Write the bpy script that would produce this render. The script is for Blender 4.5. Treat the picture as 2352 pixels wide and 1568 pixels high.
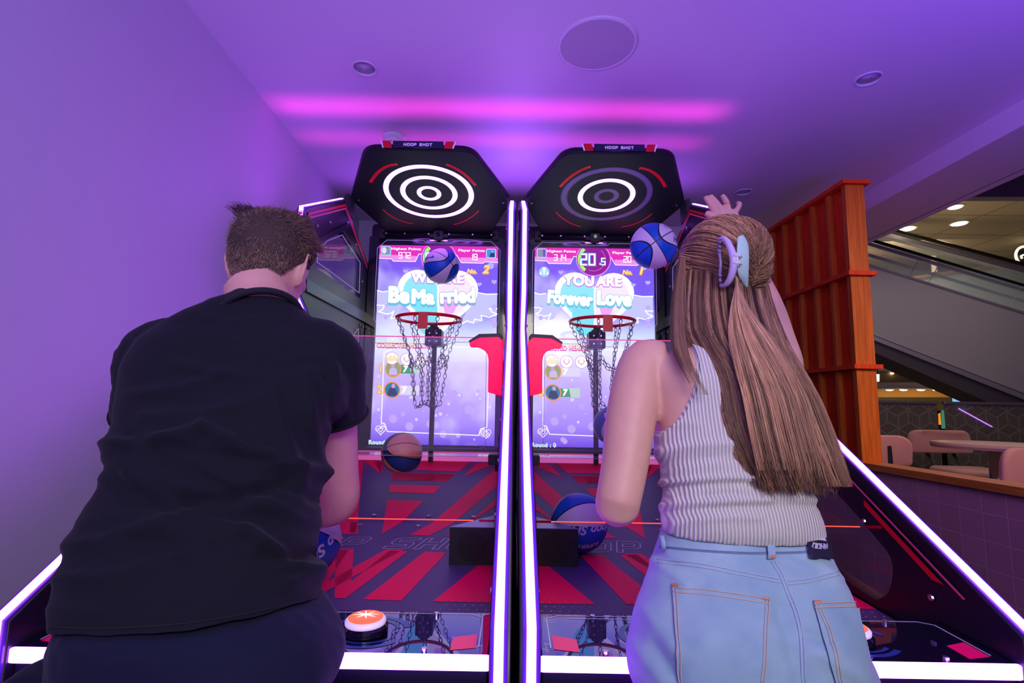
import bpy, bmesh, math, random
from mathutils import Vector, Matrix, Euler, noise
from mathutils.bvhtree import BVHTree
from mathutils.geometry import tessellate_polygon
random.seed(7)
PI = math.pi
for o in list(bpy.data.objects): bpy.data.objects.remove(o)
C = bpy.context.scene.collection
V = Vector

# ------------------------------------------------------------------ camera
F, PITCH, YAW, ROLL = 1200.0, 0.1206, -0.002, 0.0162
EYE = V((0, 0, 1.27))
fwd = V((math.sin(YAW)*math.cos(PITCH), math.cos(YAW)*math.cos(PITCH), math.sin(PITCH)))
rt0 = V((math.cos(YAW), -math.sin(YAW), 0)); up0 = rt0.cross(fwd)
rt = rt0*math.cos(ROLL)+up0*math.sin(ROLL); upv = -rt0*math.sin(ROLL)+up0*math.cos(ROLL)
cam = bpy.data.cameras.new('camera'); camo = bpy.data.objects.new('camera', cam); C.objects.link(camo)
cam.sensor_width = 36; cam.lens = 36*F/2352; cam.clip_start = .02; cam.clip_end = 100
m = Matrix((rt, upv, -fwd)).transposed().to_4x4(); m.translation = EYE; camo.matrix_world = m
bpy.context.scene.camera = camo

# ------------------------------------------------------------------ world, lights, exposure
sc = bpy.context.scene
sc.view_settings.view_transform = 'Standard'; sc.view_settings.look = 'None'
sc.view_settings.exposure = 0.0; sc.view_settings.gamma = 1.0
w = bpy.data.worlds.new('world'); sc.world = w; w.use_nodes = True
w.node_tree.nodes['Background'].inputs[0].default_value = (.26, .14, .50, 1)
w.node_tree.nodes['Background'].inputs[1].default_value = .05
def area(name, loc, to, sx, sy, power, col, spread=180):
    l = bpy.data.lights.new(name, 'AREA'); l.shape = 'RECTANGLE'; l.size = sx; l.size_y = sy
    l.energy = power; l.color = col; l.spread = math.radians(spread)
    o = bpy.data.objects.new(name, l); C.objects.link(o); o.location = loc
    o.rotation_euler = (V(to)-V(loc)).to_track_quat('-Z', 'Y').to_euler(); return o
# neutral venue lighting from the open hall behind the players
area('hall_light', (.5, -1.5, 2.35), (.1, 1.0, .9), 1.3, .5, 8.2, (.97, .92, .80), 75)
# added unseen violet fills brightening the ceiling and left wall
area('violet_wash', (0.2, -.8, 1.85), (0.2, .5, 2.9), 2.6, .4, 36, (.38, .26, 1.0), 140)
area('violet_wash_left', (-.3, -.6, 1.0), (-1.17, .9, 1.2), .4, 1.2, 5.0, (.36, .14, 1.0))
# added unseen fills boosting the LED strips' glow around the canopies
area('rear_fill', (.0, 3.2, 2.40), (0., 2.85, 2.68), 2.2, .10, 5, (.38, .08, 1.0))
area('gap_fill', (.012, 2.75, 2.34), (.012, 2.60, 2.68), .10, .5, 1.8, (.36, .12, 1.0))
area('side_fill', (-.95, 2.5, 2.30), (-1.10, 2.3, 2.55), .08, .5, .45, (.42, .07, 1.0))
area('violet_wash_right', (1.55, .6, 1.5), (2.0, 1.1, 2.68), .8, .4, 13, (.20, .05, 1.0), 130)  # added violet fill for the right part of the ceiling
# mall lighting beyond the partition
area('mall_light', (4.6, 4.6, 3.0), (4.6, 4.8, 0), 3.0, 2.0, 15, (1.0, .84, .70))
area('mall_fill_far', (6.5, 9.0, 4.0), (7.0, 11.5, 2.6), 2.0, 1.0, 90, (1.0, .82, .55))  # added fill for the dark far end of the mall
area('mall_ceiling_wash', (6.0, 8.0, 2.2), (6.5, 8.5, 4.3), 2.0, 2.0, 26, (1.0, .80, .52))  # added fill brightening the mall ceiling from below
area('mall_light_low', (3.3, 3.4, 2.25), (3.3, 4.2, 1.0), 1.2, .6, 8, (1.0, .74, .62))
area('mall_light_front', (2.9, .8, 2.45), (1.95, 2.6, 1.4), 1.0, .4, 7, (1.0, .62, .38), 70)

# ------------------------------------------------------------------ helpers: pixels to rays
def ray(px, py): return (fwd*F + rt*(px-1176) - upv*(py-784)).normalized()
def atY(px, py, Y):
    d = ray(px, py); return EYE+d*(Y/d.y)
def atX(px, py, X):
    d = ray(px, py); return EYE+d*(X/d.x)
def atZ(px, py, Z):
    d = ray(px, py); return EYE+d*((Z-1.27)/d.z)
def atP(px, py, p, n):
    d = ray(px, py); return EYE+d*((V(p)-EYE).dot(V(n))/d.dot(V(n)))

# added unseen magenta lamps above the canopies, making the ceiling bands
for py, e in ((250, .42), (322, .20)):
    y = atZ(1100, py, 2.68).y
    for x in (-.60, .44): area('magenta_fill', (x, y, 2.475), (x, y, 2.68), 1.1, .012, e, (1.0, .03, .62), 70)

# ------------------------------------------------------------------ materials
MATS = {}
def mat(name, col=(.5,.5,.5), rough=.5, metal=0, emit=None, es=1, spec=.5, coat=0, trans=0, alpha=1, ior=1.45, sheen=0):
    if name in MATS: return MATS[name]
    m = bpy.data.materials.new(name); m.use_nodes = True; b = m.node_tree.nodes['Principled BSDF']
    b.inputs['Base Color'].default_value = (*col, 1); b.inputs['Roughness'].default_value = rough
    b.inputs['Metallic'].default_value = metal; b.inputs['Specular IOR Level'].default_value = spec
    b.inputs['Coat Weight'].default_value = coat; b.inputs['Coat Roughness'].default_value = .03
    b.inputs['Transmission Weight'].default_value = trans; b.inputs['Alpha'].default_value = alpha
    b.inputs['IOR'].default_value = ior; b.inputs['Sheen Weight'].default_value = sheen
    if emit: b.inputs['Emission Color'].default_value = (*emit, 1); b.inputs['Emission Strength'].default_value = es
    m.diffuse_color = (*col, 1); MATS[name] = m; return m
def nt(m): return m.node_tree, m.node_tree.nodes['Principled BSDF']
def add_noise(m, scale=8, amount=.15, bump=0, detail=6, stretch=None, bscale=None, bdist=.01):
    """procedural colour variation and bump"""
    t, b = nt(m); n = t.nodes; l = t.links
    tc = n.new('ShaderNodeTexCoord'); mp = n.new('ShaderNodeMapping'); l.new(tc.outputs['Object'], mp.inputs[0])
    if stretch: mp.inputs['Scale'].default_value = stretch
    no = n.new('ShaderNodeTexNoise'); no.inputs['Scale'].default_value = scale; no.inputs['Detail'].default_value = detail
    l.new(mp.outputs[0], no.inputs['Vector'])
    if amount:
        c = b.inputs['Base Color'].default_value[:]
        mx = n.new('ShaderNodeMix'); mx.data_type = 'RGBA'
        mx.inputs[6].default_value = tuple(max(0, x*(1-amount)) for x in c[:3])+(1,)
        mx.inputs[7].default_value = tuple(x*(1+amount) for x in c[:3])+(1,)
        l.new(no.outputs['Fac'], mx.inputs[0]); l.new(mx.outputs[2], b.inputs['Base Color'])
    if bump:
        n2 = no
        if bscale:
            n2 = n.new('ShaderNodeTexNoise'); n2.inputs['Scale'].default_value = bscale; l.new(mp.outputs[0], n2.inputs['Vector'])
        bp = n.new('ShaderNodeBump'); bp.inputs['Strength'].default_value = bump; bp.inputs['Distance'].default_value = bdist
        l.new(n2.outputs['Fac'], bp.inputs['Height']); l.new(bp.outputs[0], b.inputs['Normal'])
    return m
black = mat('black_powder_coat', (.008,.008,.016), .42, spec=.3); add_noise(black, 300, .2, .15, bdist=.0005)
blackg = mat('black_gloss', (.006,.006,.012), .12, coat=.5)
blackm = mat('black_plastic', (.015,.015,.02), .45)
steel = mat('steel', (.6,.6,.65), .25, 1)
screwm = mat('screw_steel', (.7,.7,.75), .3, 1)
red = mat('red_print', (.75,.005,.02), .35)
redrim = mat('red_enamel', (.85,.01,.02), .3)
pinkline = mat('pink_line', (.8,.12,.2), .4)
def glow(name, col, s): return mat(name, (0.02,.02,.02), .4, emit=col, es=s)
led = glow('led_white_violet', (.41,.085,1.0), 17)
housing = mat('violet_led_housing', (.08,.03,.30), .25)

# ------------------------------------------------------------------ mesh helpers
def wloc(o):
    v = V((0,0,0))
    while o: v += o.location; o = o.parent
    return v
def link(name, me, mt, parent=None, smooth=False):
    """link a mesh (world coordinates) as ONE object, optionally below parent"""
    if isinstance(me, bmesh.types.BMesh):
        bm = me; me = bpy.data.meshes.new(name)
        bmesh.ops.recalc_face_normals(bm, faces=bm.faces[:]) if smooth != 'keep' else None
        bm.to_mesh(me); bm.free()
    o = bpy.data.objects.new(name, me); C.objects.link(o)
    if parent:
        o.parent = parent; off = wloc(parent); me.transform(Matrix.Translation(-off))
    else:
        vs = [v.co for v in me.vertices]
        if vs:
            c = V((sum(v.x for v in vs)/len(vs), sum(v.y for v in vs)/len(vs), min(v.z for v in vs)))
            me.transform(Matrix.Translation(-c)); o.location = c
    if mt:
        me.materials.clear()
        for x in (mt if isinstance(mt, (list, tuple)) else [mt]): me.materials.append(x)
    if smooth: me.shade_smooth()
    return o
def tag(o, label, cat, group=None):
    o['label'] = label; o['category'] = cat
    if group: o['group'] = group
    return o
def empty(name, loc, label, cat, group=None):
    o = bpy.data.objects.new(name, None); C.objects.link(o); o.location = loc; o.empty_display_size = .05
    return tag(o, label, cat, group)
def struct(o): o['kind'] = 'structure'; return o
def box(bm, lo, hi, bev=0):
    r = bmesh.ops.create_cube(bm, size=1)['verts']
    for v in r: v.co = V(((lo[i]+hi[i])/2 + v.co[i]*(hi[i]-lo[i]) for i in range(3)))
    if bev:
        es = list({e for v in r for e in v.link_edges})
        bmesh.ops.bevel(bm, geom=es, offset=bev, segments=2, affect='EDGES')
    return bm
def boxo(name, lo, hi, mt, parent=None, bev=0):
    bm = bmesh.new(); box(bm, lo, hi, bev); return link(name, bm, mt, parent)
def prism(bm, pts, ext):
    """closed prism from planar polygon pts (3d) extruded by vector ext"""
    n = len(pts); a = [bm.verts.new(p) for p in pts]; b = [bm.verts.new(V(p)+V(ext)) for p in pts]
    tris = tessellate_polygon([[V(p) for p in pts]])
    for t in tris:
        try: bm.faces.new([a[i] for i in t]); bm.faces.new([b[i] for i in reversed(t)])
        except ValueError: pass
    for i in range(n):
        j = (i+1) % n
        bm.faces.new((a[i], a[j], b[j], b[i]))
    return bm
def tube(bm, pts, r, n=8, closed=False, caps=True):
    """tube along pts; r number or list"""
    pts = [V(p) for p in pts]; k = len(pts); rr = r if isinstance(r, (list, tuple)) else [r]*k
    rings = []; prev = None
    for i, p in enumerate(pts):
        if closed: t = pts[(i+1) % k]-pts[i-1]
        else: t = pts[min(i+1, k-1)]-pts[max(i-1, 0)]
        t.normalize()
        if prev is None:
            a = t.orthogonal().normalized()
        else:
            a = prev-t*prev.dot(t)
            if a.length < 1e-6: a = t.orthogonal()
            a.normalize()
        prev = a; b = t.cross(a)
        rings.append([bm.verts.new(p+(a*math.cos(q)+b*math.sin(q))*rr[i]) for q in [2*PI*j/n for j in range(n)]])
    m_ = k if closed else k-1
    for i in range(m_):
        A, B = rings[i], rings[(i+1) % k]
        for j in range(n): bm.faces.new((A[j], A[(j+1) % n], B[(j+1) % n], B[j]))
    if caps and not closed:
        bm.faces.new(rings[0][::-1]); bm.faces.new(rings[-1])
    return bm
def ribbon3(bm, pts, wdir, wd, thick, ndir):
    """rectangular bar swept along pts; width along wdir, thickness along ndir(i)"""
    pts = [V(p) for p in pts]; rings = []
    k = len(pts)
    for i, p in enumerate(pts):
        n1 = (pts[i]-pts[i-1]).normalized() if i > 0 else None
        n2 = (pts[i+1]-pts[i]).normalized() if i < k-1 else None
        t = ((n1 or n2)+(n2 or n1)).normalized()
        nn = V(wdir).cross(t).normalized()
        c = 1.0
        if n1 and n2: c = 1/max(.5, t.dot(n2))
        q = V(wdir)*wd/2; h = nn*thick*ndir*c
        rings.append([bm.verts.new(p-q), bm.verts.new(p+q), bm.verts.new(p+q+h), bm.verts.new(p-q+h)])
    for i in range(k-1):
        A, B = rings[i], rings[i+1]
        for j in range(4): bm.faces.new((A[j], A[(j+1) % 4], B[(j+1) % 4], B[j]))
    bm.faces.new(rings[0]); bm.faces.new(rings[-1][::-1]); return bm
def curve_mesh(cu):
    o = bpy.data.objects.new('tmp', cu); C.objects.link(o)
    dg = bpy.context.evaluated_depsgraph_get(); me = bpy.data.meshes.new_from_object(o.evaluated_get(dg))
    bpy.data.objects.remove(o); bpy.data.curves.remove(cu); return me
def plate2d(loops, thick, bev=0):
    """mesh of a flat plate in XY with holes (even-odd), centred on z=0"""
    cu = bpy.data.curves.new('tmp', 'CURVE'); cu.dimensions = '2D'; cu.fill_mode = 'BOTH'; cu.extrude = thick/2
    if bev: cu.bevel_depth = bev; cu.extrude = max(.0001, thick/2-bev)
    for lp in loops:
        s = cu.splines.new('POLY'); s.points.add(len(lp)-1); s.use_cyclic_u = True
        for i, p in enumerate(lp): s.points[i].co = (p[0], p[1], 0, 1)
    return curve_mesh(cu)
def frame_m(o, ex, ey):
    ex = V(ex).normalized(); ey = V(ey).normalized(); ez = ex.cross(ey).normalized(); ey = ez.cross(ex)
    m = Matrix((ex, ey, ez)).transposed().to_4x4(); m.translation = V(o); return m
def text2d(s, size, offset=0, extrude=.0004, shear=0, align='CENTER', spacing=1):
    cu = bpy.data.curves.new('tmp', 'FONT'); cu.body = s; cu.size = size; cu.offset = offset; cu.extrude = extrude
    cu.shear = shear; cu.align_x = align; cu.align_y = 'CENTER'; cu.space_character = spacing
    return curve_mesh(cu)
def rounded(pts, r, n=4):
    """round polygon corners"""
    out = []; k = len(pts); rs = r if isinstance(r, (list, tuple)) else [r]*k
    for i in range(k):
        p = V(pts[i]).to_2d(); a = V(pts[i-1]).to_2d(); b = V(pts[(i+1) % k]).to_2d()
        rr = min(rs[i], (a-p).length*.45, (b-p).length*.45)
        if rr <= 1e-6: out.append(p[:]); continue
        s = p+(a-p).normalized()*rr; e = p+(b-p).normalized()*rr
        for j in range(n+1):
            t = j/n; q = s*(1-t)**2+p*2*t*(1-t)+e*t*t; out.append((q.x, q.y))
    return out
def joinmeshes(lst):
    bm = bmesh.new()
    for me in lst: bm.from_mesh(me); bpy.data.meshes.remove(me)
    return bm
def clip(poly, f):
    out = []
    for i in range(len(poly)):
        a, b = poly[i], poly[(i+1) % len(poly)]; fa, fb = f(a), f(b)
        if fa >= 0: out.append(a)
        if fa*fb < 0:
            t = fa/(fa-fb); out.append((a[0]+(b[0]-a[0])*t, a[1]+(b[1]-a[1])*t))
    return out
def line2d(pts, wd, closed=False):
    """polygons (quads) of a polyline stroke in 2d"""
    out = []; pts = [V(p).to_2d() for p in pts]
    if closed: pts = pts+[pts[0]]
    for a, b in zip(pts, pts[1:]):
        d = (b-a)
        if d.length < 1e-9: continue
        d.normalize(); n = V((-d.y, d.x))*wd/2; e = d*wd*.4
        out.append([(a-e+n)[:], (b+e+n)[:], (b+e-n)[:], (a-e-n)[:]])
    return out
# ================================================================== ROOM
RW = .0123
def R(x, y, z): return V((x*math.cos(RW)-y*math.sin(RW), x*math.sin(RW)+y*math.cos(RW), z))
def rbox(bm, x0, x1, y0, y1, z0, z1, yaw=0, piv=(0, 0)):
    box(bm, (x0, y0, z0), (x1, y1, z1)); bm.verts.ensure_lookup_table()
    for v in bm.verts[-8:]:
        x, y = v.co.x-piv[0], v.co.y-piv[1]
        x, y = x*math.cos(yaw)-y*math.sin(yaw)+piv[0], x*math.sin(yaw)+y*math.cos(yaw)+piv[1]
        v.co = R(x, y, v.co.z)
    return bm
wallm = mat('painted_plaster_wall', (.60,.58,.64), .6); add_noise(wallm, 90, .02, .06, bdist=.001)
ceilm = mat('painted_plaster_ceiling', (.74,.72,.76), .55); add_noise(ceilm, 120, .02, .04, bdist=.001)
carpet = mat('dark_carpet', (.04,.035,.05), .95); add_noise(carpet, 400, .5, .4, bdist=.004)
CZ = 2.68
bm = bmesh.new(); box(bm, (-3, -3.5, -.05), (14, 16, 0)); struct(link('floor', bm, carpet))
bm = rbox(bmesh.new(), -1.267, -1.167, -3.0, 3.95, 0, CZ+.1); struct(link('wall_left', bm, wallm))
bm = rbox(bmesh.new(), -1.267, 1.9, 3.95, 4.05, 0, CZ+.1); struct(link('wall_back', bm, wallm))
# ceiling with real cut-outs for the downlights and the loudspeaker
lights = [((837,157),(808,154),(867,160)), ((1995,181),(1962,190),(2031,172)), ((1708,441),(1688,444),(1729,438))]
holes = []; spots = []
for c, a, b in lights:
    p = atZ(*c, CZ); r = (atZ(*a, CZ)-atZ(*b, CZ)).length/2; spots.append((p, r))
    holes.append([(p.x+r*.86*math.cos(q), p.y+r*.86*math.sin(q)) for q in [2*PI*i/40 for i in range(40)]])
sp_c = (atZ(1280,112,CZ)+atZ(1466,94,CZ))/2; sp_r = (atZ(1280,112,CZ)-atZ(1466,94,CZ)).length/2
out = [R(*q, 0)[:2] for q in ((-1.267,-3.0), (2.32,-3.0), (2.32,4.05), (-1.267,4.05))]
me = plate2d([out]+holes, .06); me.transform(Matrix.Translation((0, 0, CZ+.03))); struct(link('ceiling', me, ceilm))
bm = rbox(bmesh.new(), 2.32, 2.74, -3.0, 4.6, 2.562, 2.62); rbox(bm, 2.32, 2.36, -3.0, 4.6, 2.62, CZ+.06)
struct(link('trim_1', bm, ceilm))          # dropped bulkhead edge
shadowgap = mat('dark_gap', (.03,.01,.05), .8)
bm = rbox(bmesh.new(), 2.741, 2.747, -3.0, 4.6, 2.562, 2.62); struct(link('trim_2', bm, shadowgap))
bm = rbox(bmesh.new(), 2.748, 2.80, -3.0, 4.6, 2.56, 2.9); struct(link('trim_3', bm, ceilm))

lampm = mat('downlight_reflector', (.55,.55,.6), .35); trimm = mat('white_trim', (.72,.70,.75), .4)
def lathe(bm, prof, c, n=40, axis='z', caps=True):
    rings = []
    for r, z in prof:
        if axis == 'z': rings.append([bm.verts.new((c[0]+r*math.cos(q), c[1]+r*math.sin(q), c[2]+z)) for q in [2*PI*i/n for i in range(n)]])
        else: rings.append([bm.verts.new((c[0]+r*math.cos(q), c[1]+z, c[2]+r*math.sin(q))) for q in [2*PI*i/n for i in range(n)]])
    for A, B in zip(rings, rings[1:]):
        for i in range(n): bm.faces.new((A[i], A[(i+1) % n], B[(i+1) % n], B[i]))
    if caps: bm.faces.new(rings[0][::-1]); bm.faces.new(rings[-1])
    return bm
lab = ['unlit round recessed downlight in the ceiling above the man, left of the speaker',
       'unlit round recessed downlight near the right end of the violet ceiling',
       'small unlit recessed downlight in the ceiling right of the raised hand']
for (p, r), lb in zip(spots, lab):
    t = empty('recessed_downlight', p, lb, 'ceiling light', 'recessed downlights')
    bm = bmesh.new(); lathe(bm, [(r, 0), (r, -.003), (r*.95, -.005), (r*.84, -.002), (r*.84, .012), (r*.86, .012), (r*.86, 0), (r, 0)], p, caps=False)
    link('trim_ring', bm, trimm, t, True)
    bm = bmesh.new(); lathe(bm, [(r*.85, .004), (r*.80, .007), (r*.5, .010), (.001, .011)], p); 
    link('reflector', bm, lampm, t, True)
spk = mat('perforated_speaker_grille', (.50,.48,.52), .6); add_noise(spk, 1500, .25, 0)
t = empty('ceiling_speaker', sp_c, 'large round perforated loudspeaker flush in the ceiling above the machines', 'speaker')
bm = bmesh.new(); lathe(bm, [(sp_r, 0), (sp_r, -.003), (sp_r*.93, -.007), (sp_r*.905, -.006), (sp_r*.905, -.001)], sp_c, 64, caps=False); link('trim_ring', bm, trimm, t, True)
bm = bmesh.new(); lathe(bm, [(sp_r*.9, -.002), (sp_r*.9, -.005), (sp_r*.5, -.0065), (.001, -.007)], sp_c, 64); link('grille', bm, spk, t)
# smoke detector
sd = atZ(903, 313, CZ); t = empty('smoke_detector', sd, 'small white domed smoke detector on the ceiling behind the left canopy', 'smoke detector')
det = mat('white_plastic', (.8,.78,.82), .35)
bm = bmesh.new(); lathe(bm, [(.055, 0), (.055, -.012), (.048, -.016), (.046, -.022)], sd, 32); link('mounting_base', bm, det, t, True)
bm = bmesh.new(); lathe(bm, [(.043, -.022), (.044, -.034), (.036, -.046), (.022, -.05), (.02, -.058), (.001, -.062)], sd, 32); link('sensor_dome', bm, det, t, True)
bm = bmesh.new()
for i in range(12):
    a = 2*PI*i/12; c = sd+V((math.cos(a)*.0405, math.sin(a)*.0405, -.038))
    tube(bm, [c+V((0, 0, .006)), c+V((-math.cos(a)*.004, -math.sin(a)*.004, -.006))], .0022, 6)
link('vent_slots', bm, blackm, t)
bm = bmesh.new(); box(bm, sd+V((.052, -.008, -.02)), sd+V((.068, .008, -.008)), .002); link('status_lamp', bm, det, t)

# ------------------------------------------------------------------ timber partition
wood = mat('orange_stained_timber', (.50,.145,.022), .55, spec=.25)
def grain(m, sc=(30, 30, 1.5), a=(.38,.075,.004), b=(.62,.155,.012)):
    t, bb = nt(m); n = t.nodes; l = t.links
    tc = n.new('ShaderNodeTexCoord'); mp = n.new('ShaderNodeMapping'); mp.inputs['Scale'].default_value = sc
    no = n.new('ShaderNodeTexNoise'); no.inputs['Scale'].default_value = 3; no.inputs['Detail'].default_value = 8; no.inputs['Distortion'].default_value = .6
    cr = n.new('ShaderNodeValToRGB'); cr.color_ramp.elements[0].color = (*a, 1); cr.color_ramp.elements[1].color = (*b, 1)
    cr.color_ramp.elements[0].position = .3; cr.color_ramp.elements[1].position = .7
    l.new(tc.outputs['Object'], mp.inputs[0]); l.new(mp.outputs[0], no.inputs['Vector']); l.new(no.outputs['Fac'], cr.inputs[0]); l.new(cr.outputs[0], bb.inputs['Base Color'])
grain(wood)
wood_violetlit = mat('red_as_lit_timber', (.44,.10,.02), .6, spec=.2); grain(wood_violetlit, (30, 30, 1.5), (.56,.035,.004), (.74,.07,.008))  # same timber as wood, reddening by violet light put into its colour
PX, PY = 1.763, 2.607
t = empty('timber_partition', R(PX+.05, 3.2, 1.015), 'tall orange timber slatted partition standing on the tiled low wall', 'partition')
bm = rbox(bmesh.new(), PX+.03, PX+.07, PY+.03, 3.93, 1.017, 2.447); link('backing_board', bm, wood_violetlit, t)
bm = rbox(bmesh.new(), PX, PX+.1, PY, PY+.03, 1.017, 2.447); link('end_post', bm, wood, t)
ys = [PY+.155*i+.15 for i in range(8)]
for y in ys:
    bm = rbox(bmesh.new(), PX, PX+.0302, y, y+.022, 1.017, 2.447); link('batten', bm, wood, t)
for z, nm in ((2.447, 'top_cap'), (1.958, 'cross_rail'), (1.478, 'cross_rail')):
    bm = rbox(bmesh.new(), PX-.022, PX+.122, PY-.022, 3.93, z, z+.022); link(nm, bm, wood_violetlit, t)

# ------------------------------------------------------------------ tiled low wall with timber ledge
tile = mat('mauve_glazed_tile', (.33,.15,.20), .42); T, B = nt(tile); n = T.nodes; l = T.links
tc = n.new('ShaderNodeTexCoord'); sx = n.new('ShaderNodeSeparateXYZ'); cx = n.new('ShaderNodeCombineXYZ')
l.new(tc.outputs['Object'], sx.inputs[0]); l.new(sx.outputs['Y'], cx.inputs['X']); l.new(sx.outputs['Z'], cx.inputs['Y'])
br = n.new('ShaderNodeTexBrick'); br.offset = 0; br.inputs['Scale'].default_value = 1; br.inputs['Mortar Size'].default_value = .0022
br.inputs['Mortar Smooth'].default_value = .3; br.inputs['Brick Width'].default_value = .0975; br.inputs['Row Height'].default_value = .1
br.inputs['Color1'].default_value = (.46,.20,.27,1); br.inputs['Color2'].default_value = (.50,.23,.30,1); br.inputs['Mortar'].default_value = (.62,.34,.40,1)
l.new(cx.outputs[0], br.inputs['Vector']); l.new(br.outputs['Color'], B.inputs['Base Color'])
bp = n.new('ShaderNodeBump'); bp.invert = True; bp.inputs['Distance'].default_value = .003; bp.inputs['Strength'].default_value = .6
l.new(br.outputs['Fac'], bp.inputs['Height']); l.new(bp.outputs[0], B.inputs['Normal'])
LY = .025
bm = rbox(bmesh.new(), PX+.012, PX+.09, -1.6, PY+.02, 0, .985, LY, (PX, PY)); rbox(bm, PX+.012, PX+.09, PY+.02, 3.93, 0, .985)
struct(link('wall_right', bm, tile))
ledgew = mat('orange_timber_ledge', (.5,.16,.03), .35); grain(ledgew, (30, 1.2, 30), (.38,.10,.014), (.62,.22,.04))
bm = rbox(bmesh.new(), PX-.008, PX+.112, -1.6, PY, .986, 1.016, LY, (PX, PY)); rbox(bm, PX-.008, PX+.112, PY, 3.93, .986, 1.0165)
struct(link('trim_4', bm, ledgew))

# ================================================================== MALL beyond the partition
def pplate(name, pix, Y, depth, mt, parent=None):
    bm = bmesh.new(); prism(bm, [atY(*p, Y) for p in pix], (0, depth, 0)); return link(name, bm, mt, parent)
mfloor = mat('hall_floor_tile', (.25,.22,.21), .3)
bm = bmesh.new(); box(bm, (2.1, 2.2, 0), (14, 15, .30)); struct(link('trim_5', bm, mfloor))   # raised dining floor
mceil = mat('mall_ceiling_tile', (.40,.33,.24), .7); T, B = nt(mceil); n = T.nodes; l = T.links
tc = n.new('ShaderNodeTexCoord'); br = n.new('ShaderNodeTexBrick'); br.offset = 0
br.inputs['Scale'].default_value = 1; br.inputs['Brick Width'].default_value = 1.2; br.inputs['Row Height'].default_value = .9; br.inputs['Mortar Size'].default_value = .012
br.inputs['Color1'].default_value = (.40,.32,.22,1); br.inputs['Color2'].default_value = (.36,.29,.20,1); br.inputs['Mortar'].default_value = (.16,.12,.08,1)
l.new(tc.outputs['Object'], br.inputs['Vector']); l.new(br.outputs['Color'], B.inputs['Base Color'])
MZ = 4.3
bm = bmesh.new(); box(bm, (2.9, 5.2, MZ), (14, 14, MZ+.1)); struct(link('ceiling', bm, mceil))
warmw = glow('warm_downlight_lens', (1, .85, .55), 14)
def mlight(px, py, Y, r, lb, name='mall_downlight', z=None):
    p = atZ(px, py, z) if z else atY(px, py, Y)
    t = empty(name, p, lb, 'ceiling light', 'mall downlights')
    bm = bmesh.new(); lathe(bm, [(r*1.25, 0), (r*1.25, -.01), (r, -.012), (r, 0)], p, 24); link('trim_ring', bm, trimm, t)
    bm = bmesh.new(); lathe(bm, [(r*.95, -.002), (r*.95, -.02), (.001, -.022)], p, 24); link('lens', bm, warmw, t)
mlight(2194, 474, 0, .085, 'lit white downlight highest on the brown mall ceiling', z=MZ)
mlight(2203, 512, 0, .105, 'lit white downlight just above the white bulkhead rail of the mall', z=MZ)
mlight(2082, 524, 0, .12, 'lit white downlight near the upper escalator end beside the timber partition', z=MZ)
# dark fascia near the bulkhead
fasc = mat('mauve_grey_fascia', (.26,.20,.28), .7)
struct(pplate('trim_6', [(2175,452), (2420,452), (2420,320), (2290,380)], 5.6, .12, fasc))
# far wall with banner
farw = mat('olive_brown_far_wall', (.27,.20,.09), .8); add_noise(farw, .8, .35)
struct(pplate('wall_far', [(1930,480), (2600,480), (2600,1100), (1930,1100)], 12.5, .2, farw))
ban = mat('grey_blue_banner', (.20,.24,.30), .6)
b = pplate('shop_fascia_banner', [(2152,541), (2420,494), (2420,566), (2166,566)], 11.0, .15, ban)
tag(b, 'long grey blue shop fascia banner with faint orange lettering, seen above the escalator', 'sign')
om = glow('orange_lettering', (.9,.32,.06), .5)
me = joinmeshes([text2d('CAPITOL', .13, .006, .004)]); me2 = bpy.data.meshes.new('x'); me.to_mesh(me2)
me2.transform(frame_m(atY(2261, 531, 10.98), (-1, 0, .13), (0, 0, -1))); link('lettering', me2, om, b)
fm_ = frame_m(atY(2263, 537, 10.98), (-1, 0, .19), (0, 0, -1)); bm = bmesh.new()
for i, w_ in enumerate((.16, .22, .20, .22, .14, .12)):   # second line, too blurred to read in the photograph
    x = -.62+i*.25; prism(bm, [fm_@V(q) for q in ((x, -.03, 0), (x+w_, -.03, 0), (x+w_, .03, 0), (x, .03, 0))], (0, .004, 0))
link('lettering', bm, om, b)
rail = mat('white_rail', (.75,.70,.66), .4)
bm = bmesh.new(); tube(bm, [atY(2030, 556, 11.2), atY(2110, 543, 11.2), atY(2420, 489, 11.2)], .035, 8); tag(link('ceiling_edge_rail', bm, rail), 'long pale rail along the far mall ceiling edge above the fascia banner', 'rail')
bm = bmesh.new(); tube(bm, [atY(2152, 540, 10.9), atY(2420, 503, 10.9)], .022, 8); tag(link('banner_rail', bm, rail), 'thin pale rail along the top of the grey blue fascia banner', 'rail')
bm = bmesh.new(); tube(bm, [atY(2139, 538, 10), atY(2147, 625, 10)], .05, 12); tag(link('column', bm, rail), 'slim pale round column seen behind the escalator glass', 'column')
# lower storey shop wall (pale) behind the escalator glass
pale = mat('pale_blue_wall', (.46,.56,.60), .6)
struct(pplate('wall_mall', [(2110,640), (2330,606), (2470,590), (2470,760), (2110,700)], 10.5, .1, pale))
bm = bmesh.new(); tube(bm, [atY(2100,638,10.4), atY(2330,604,10.4), atY(2400,597,10.4)], .04, 8); tag(link('balustrade_cap', bm, mat('copper_rail', (.42,.22,.14), .4)), 'copper brown rail capping the pale wall behind the escalators', 'rail')
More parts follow.
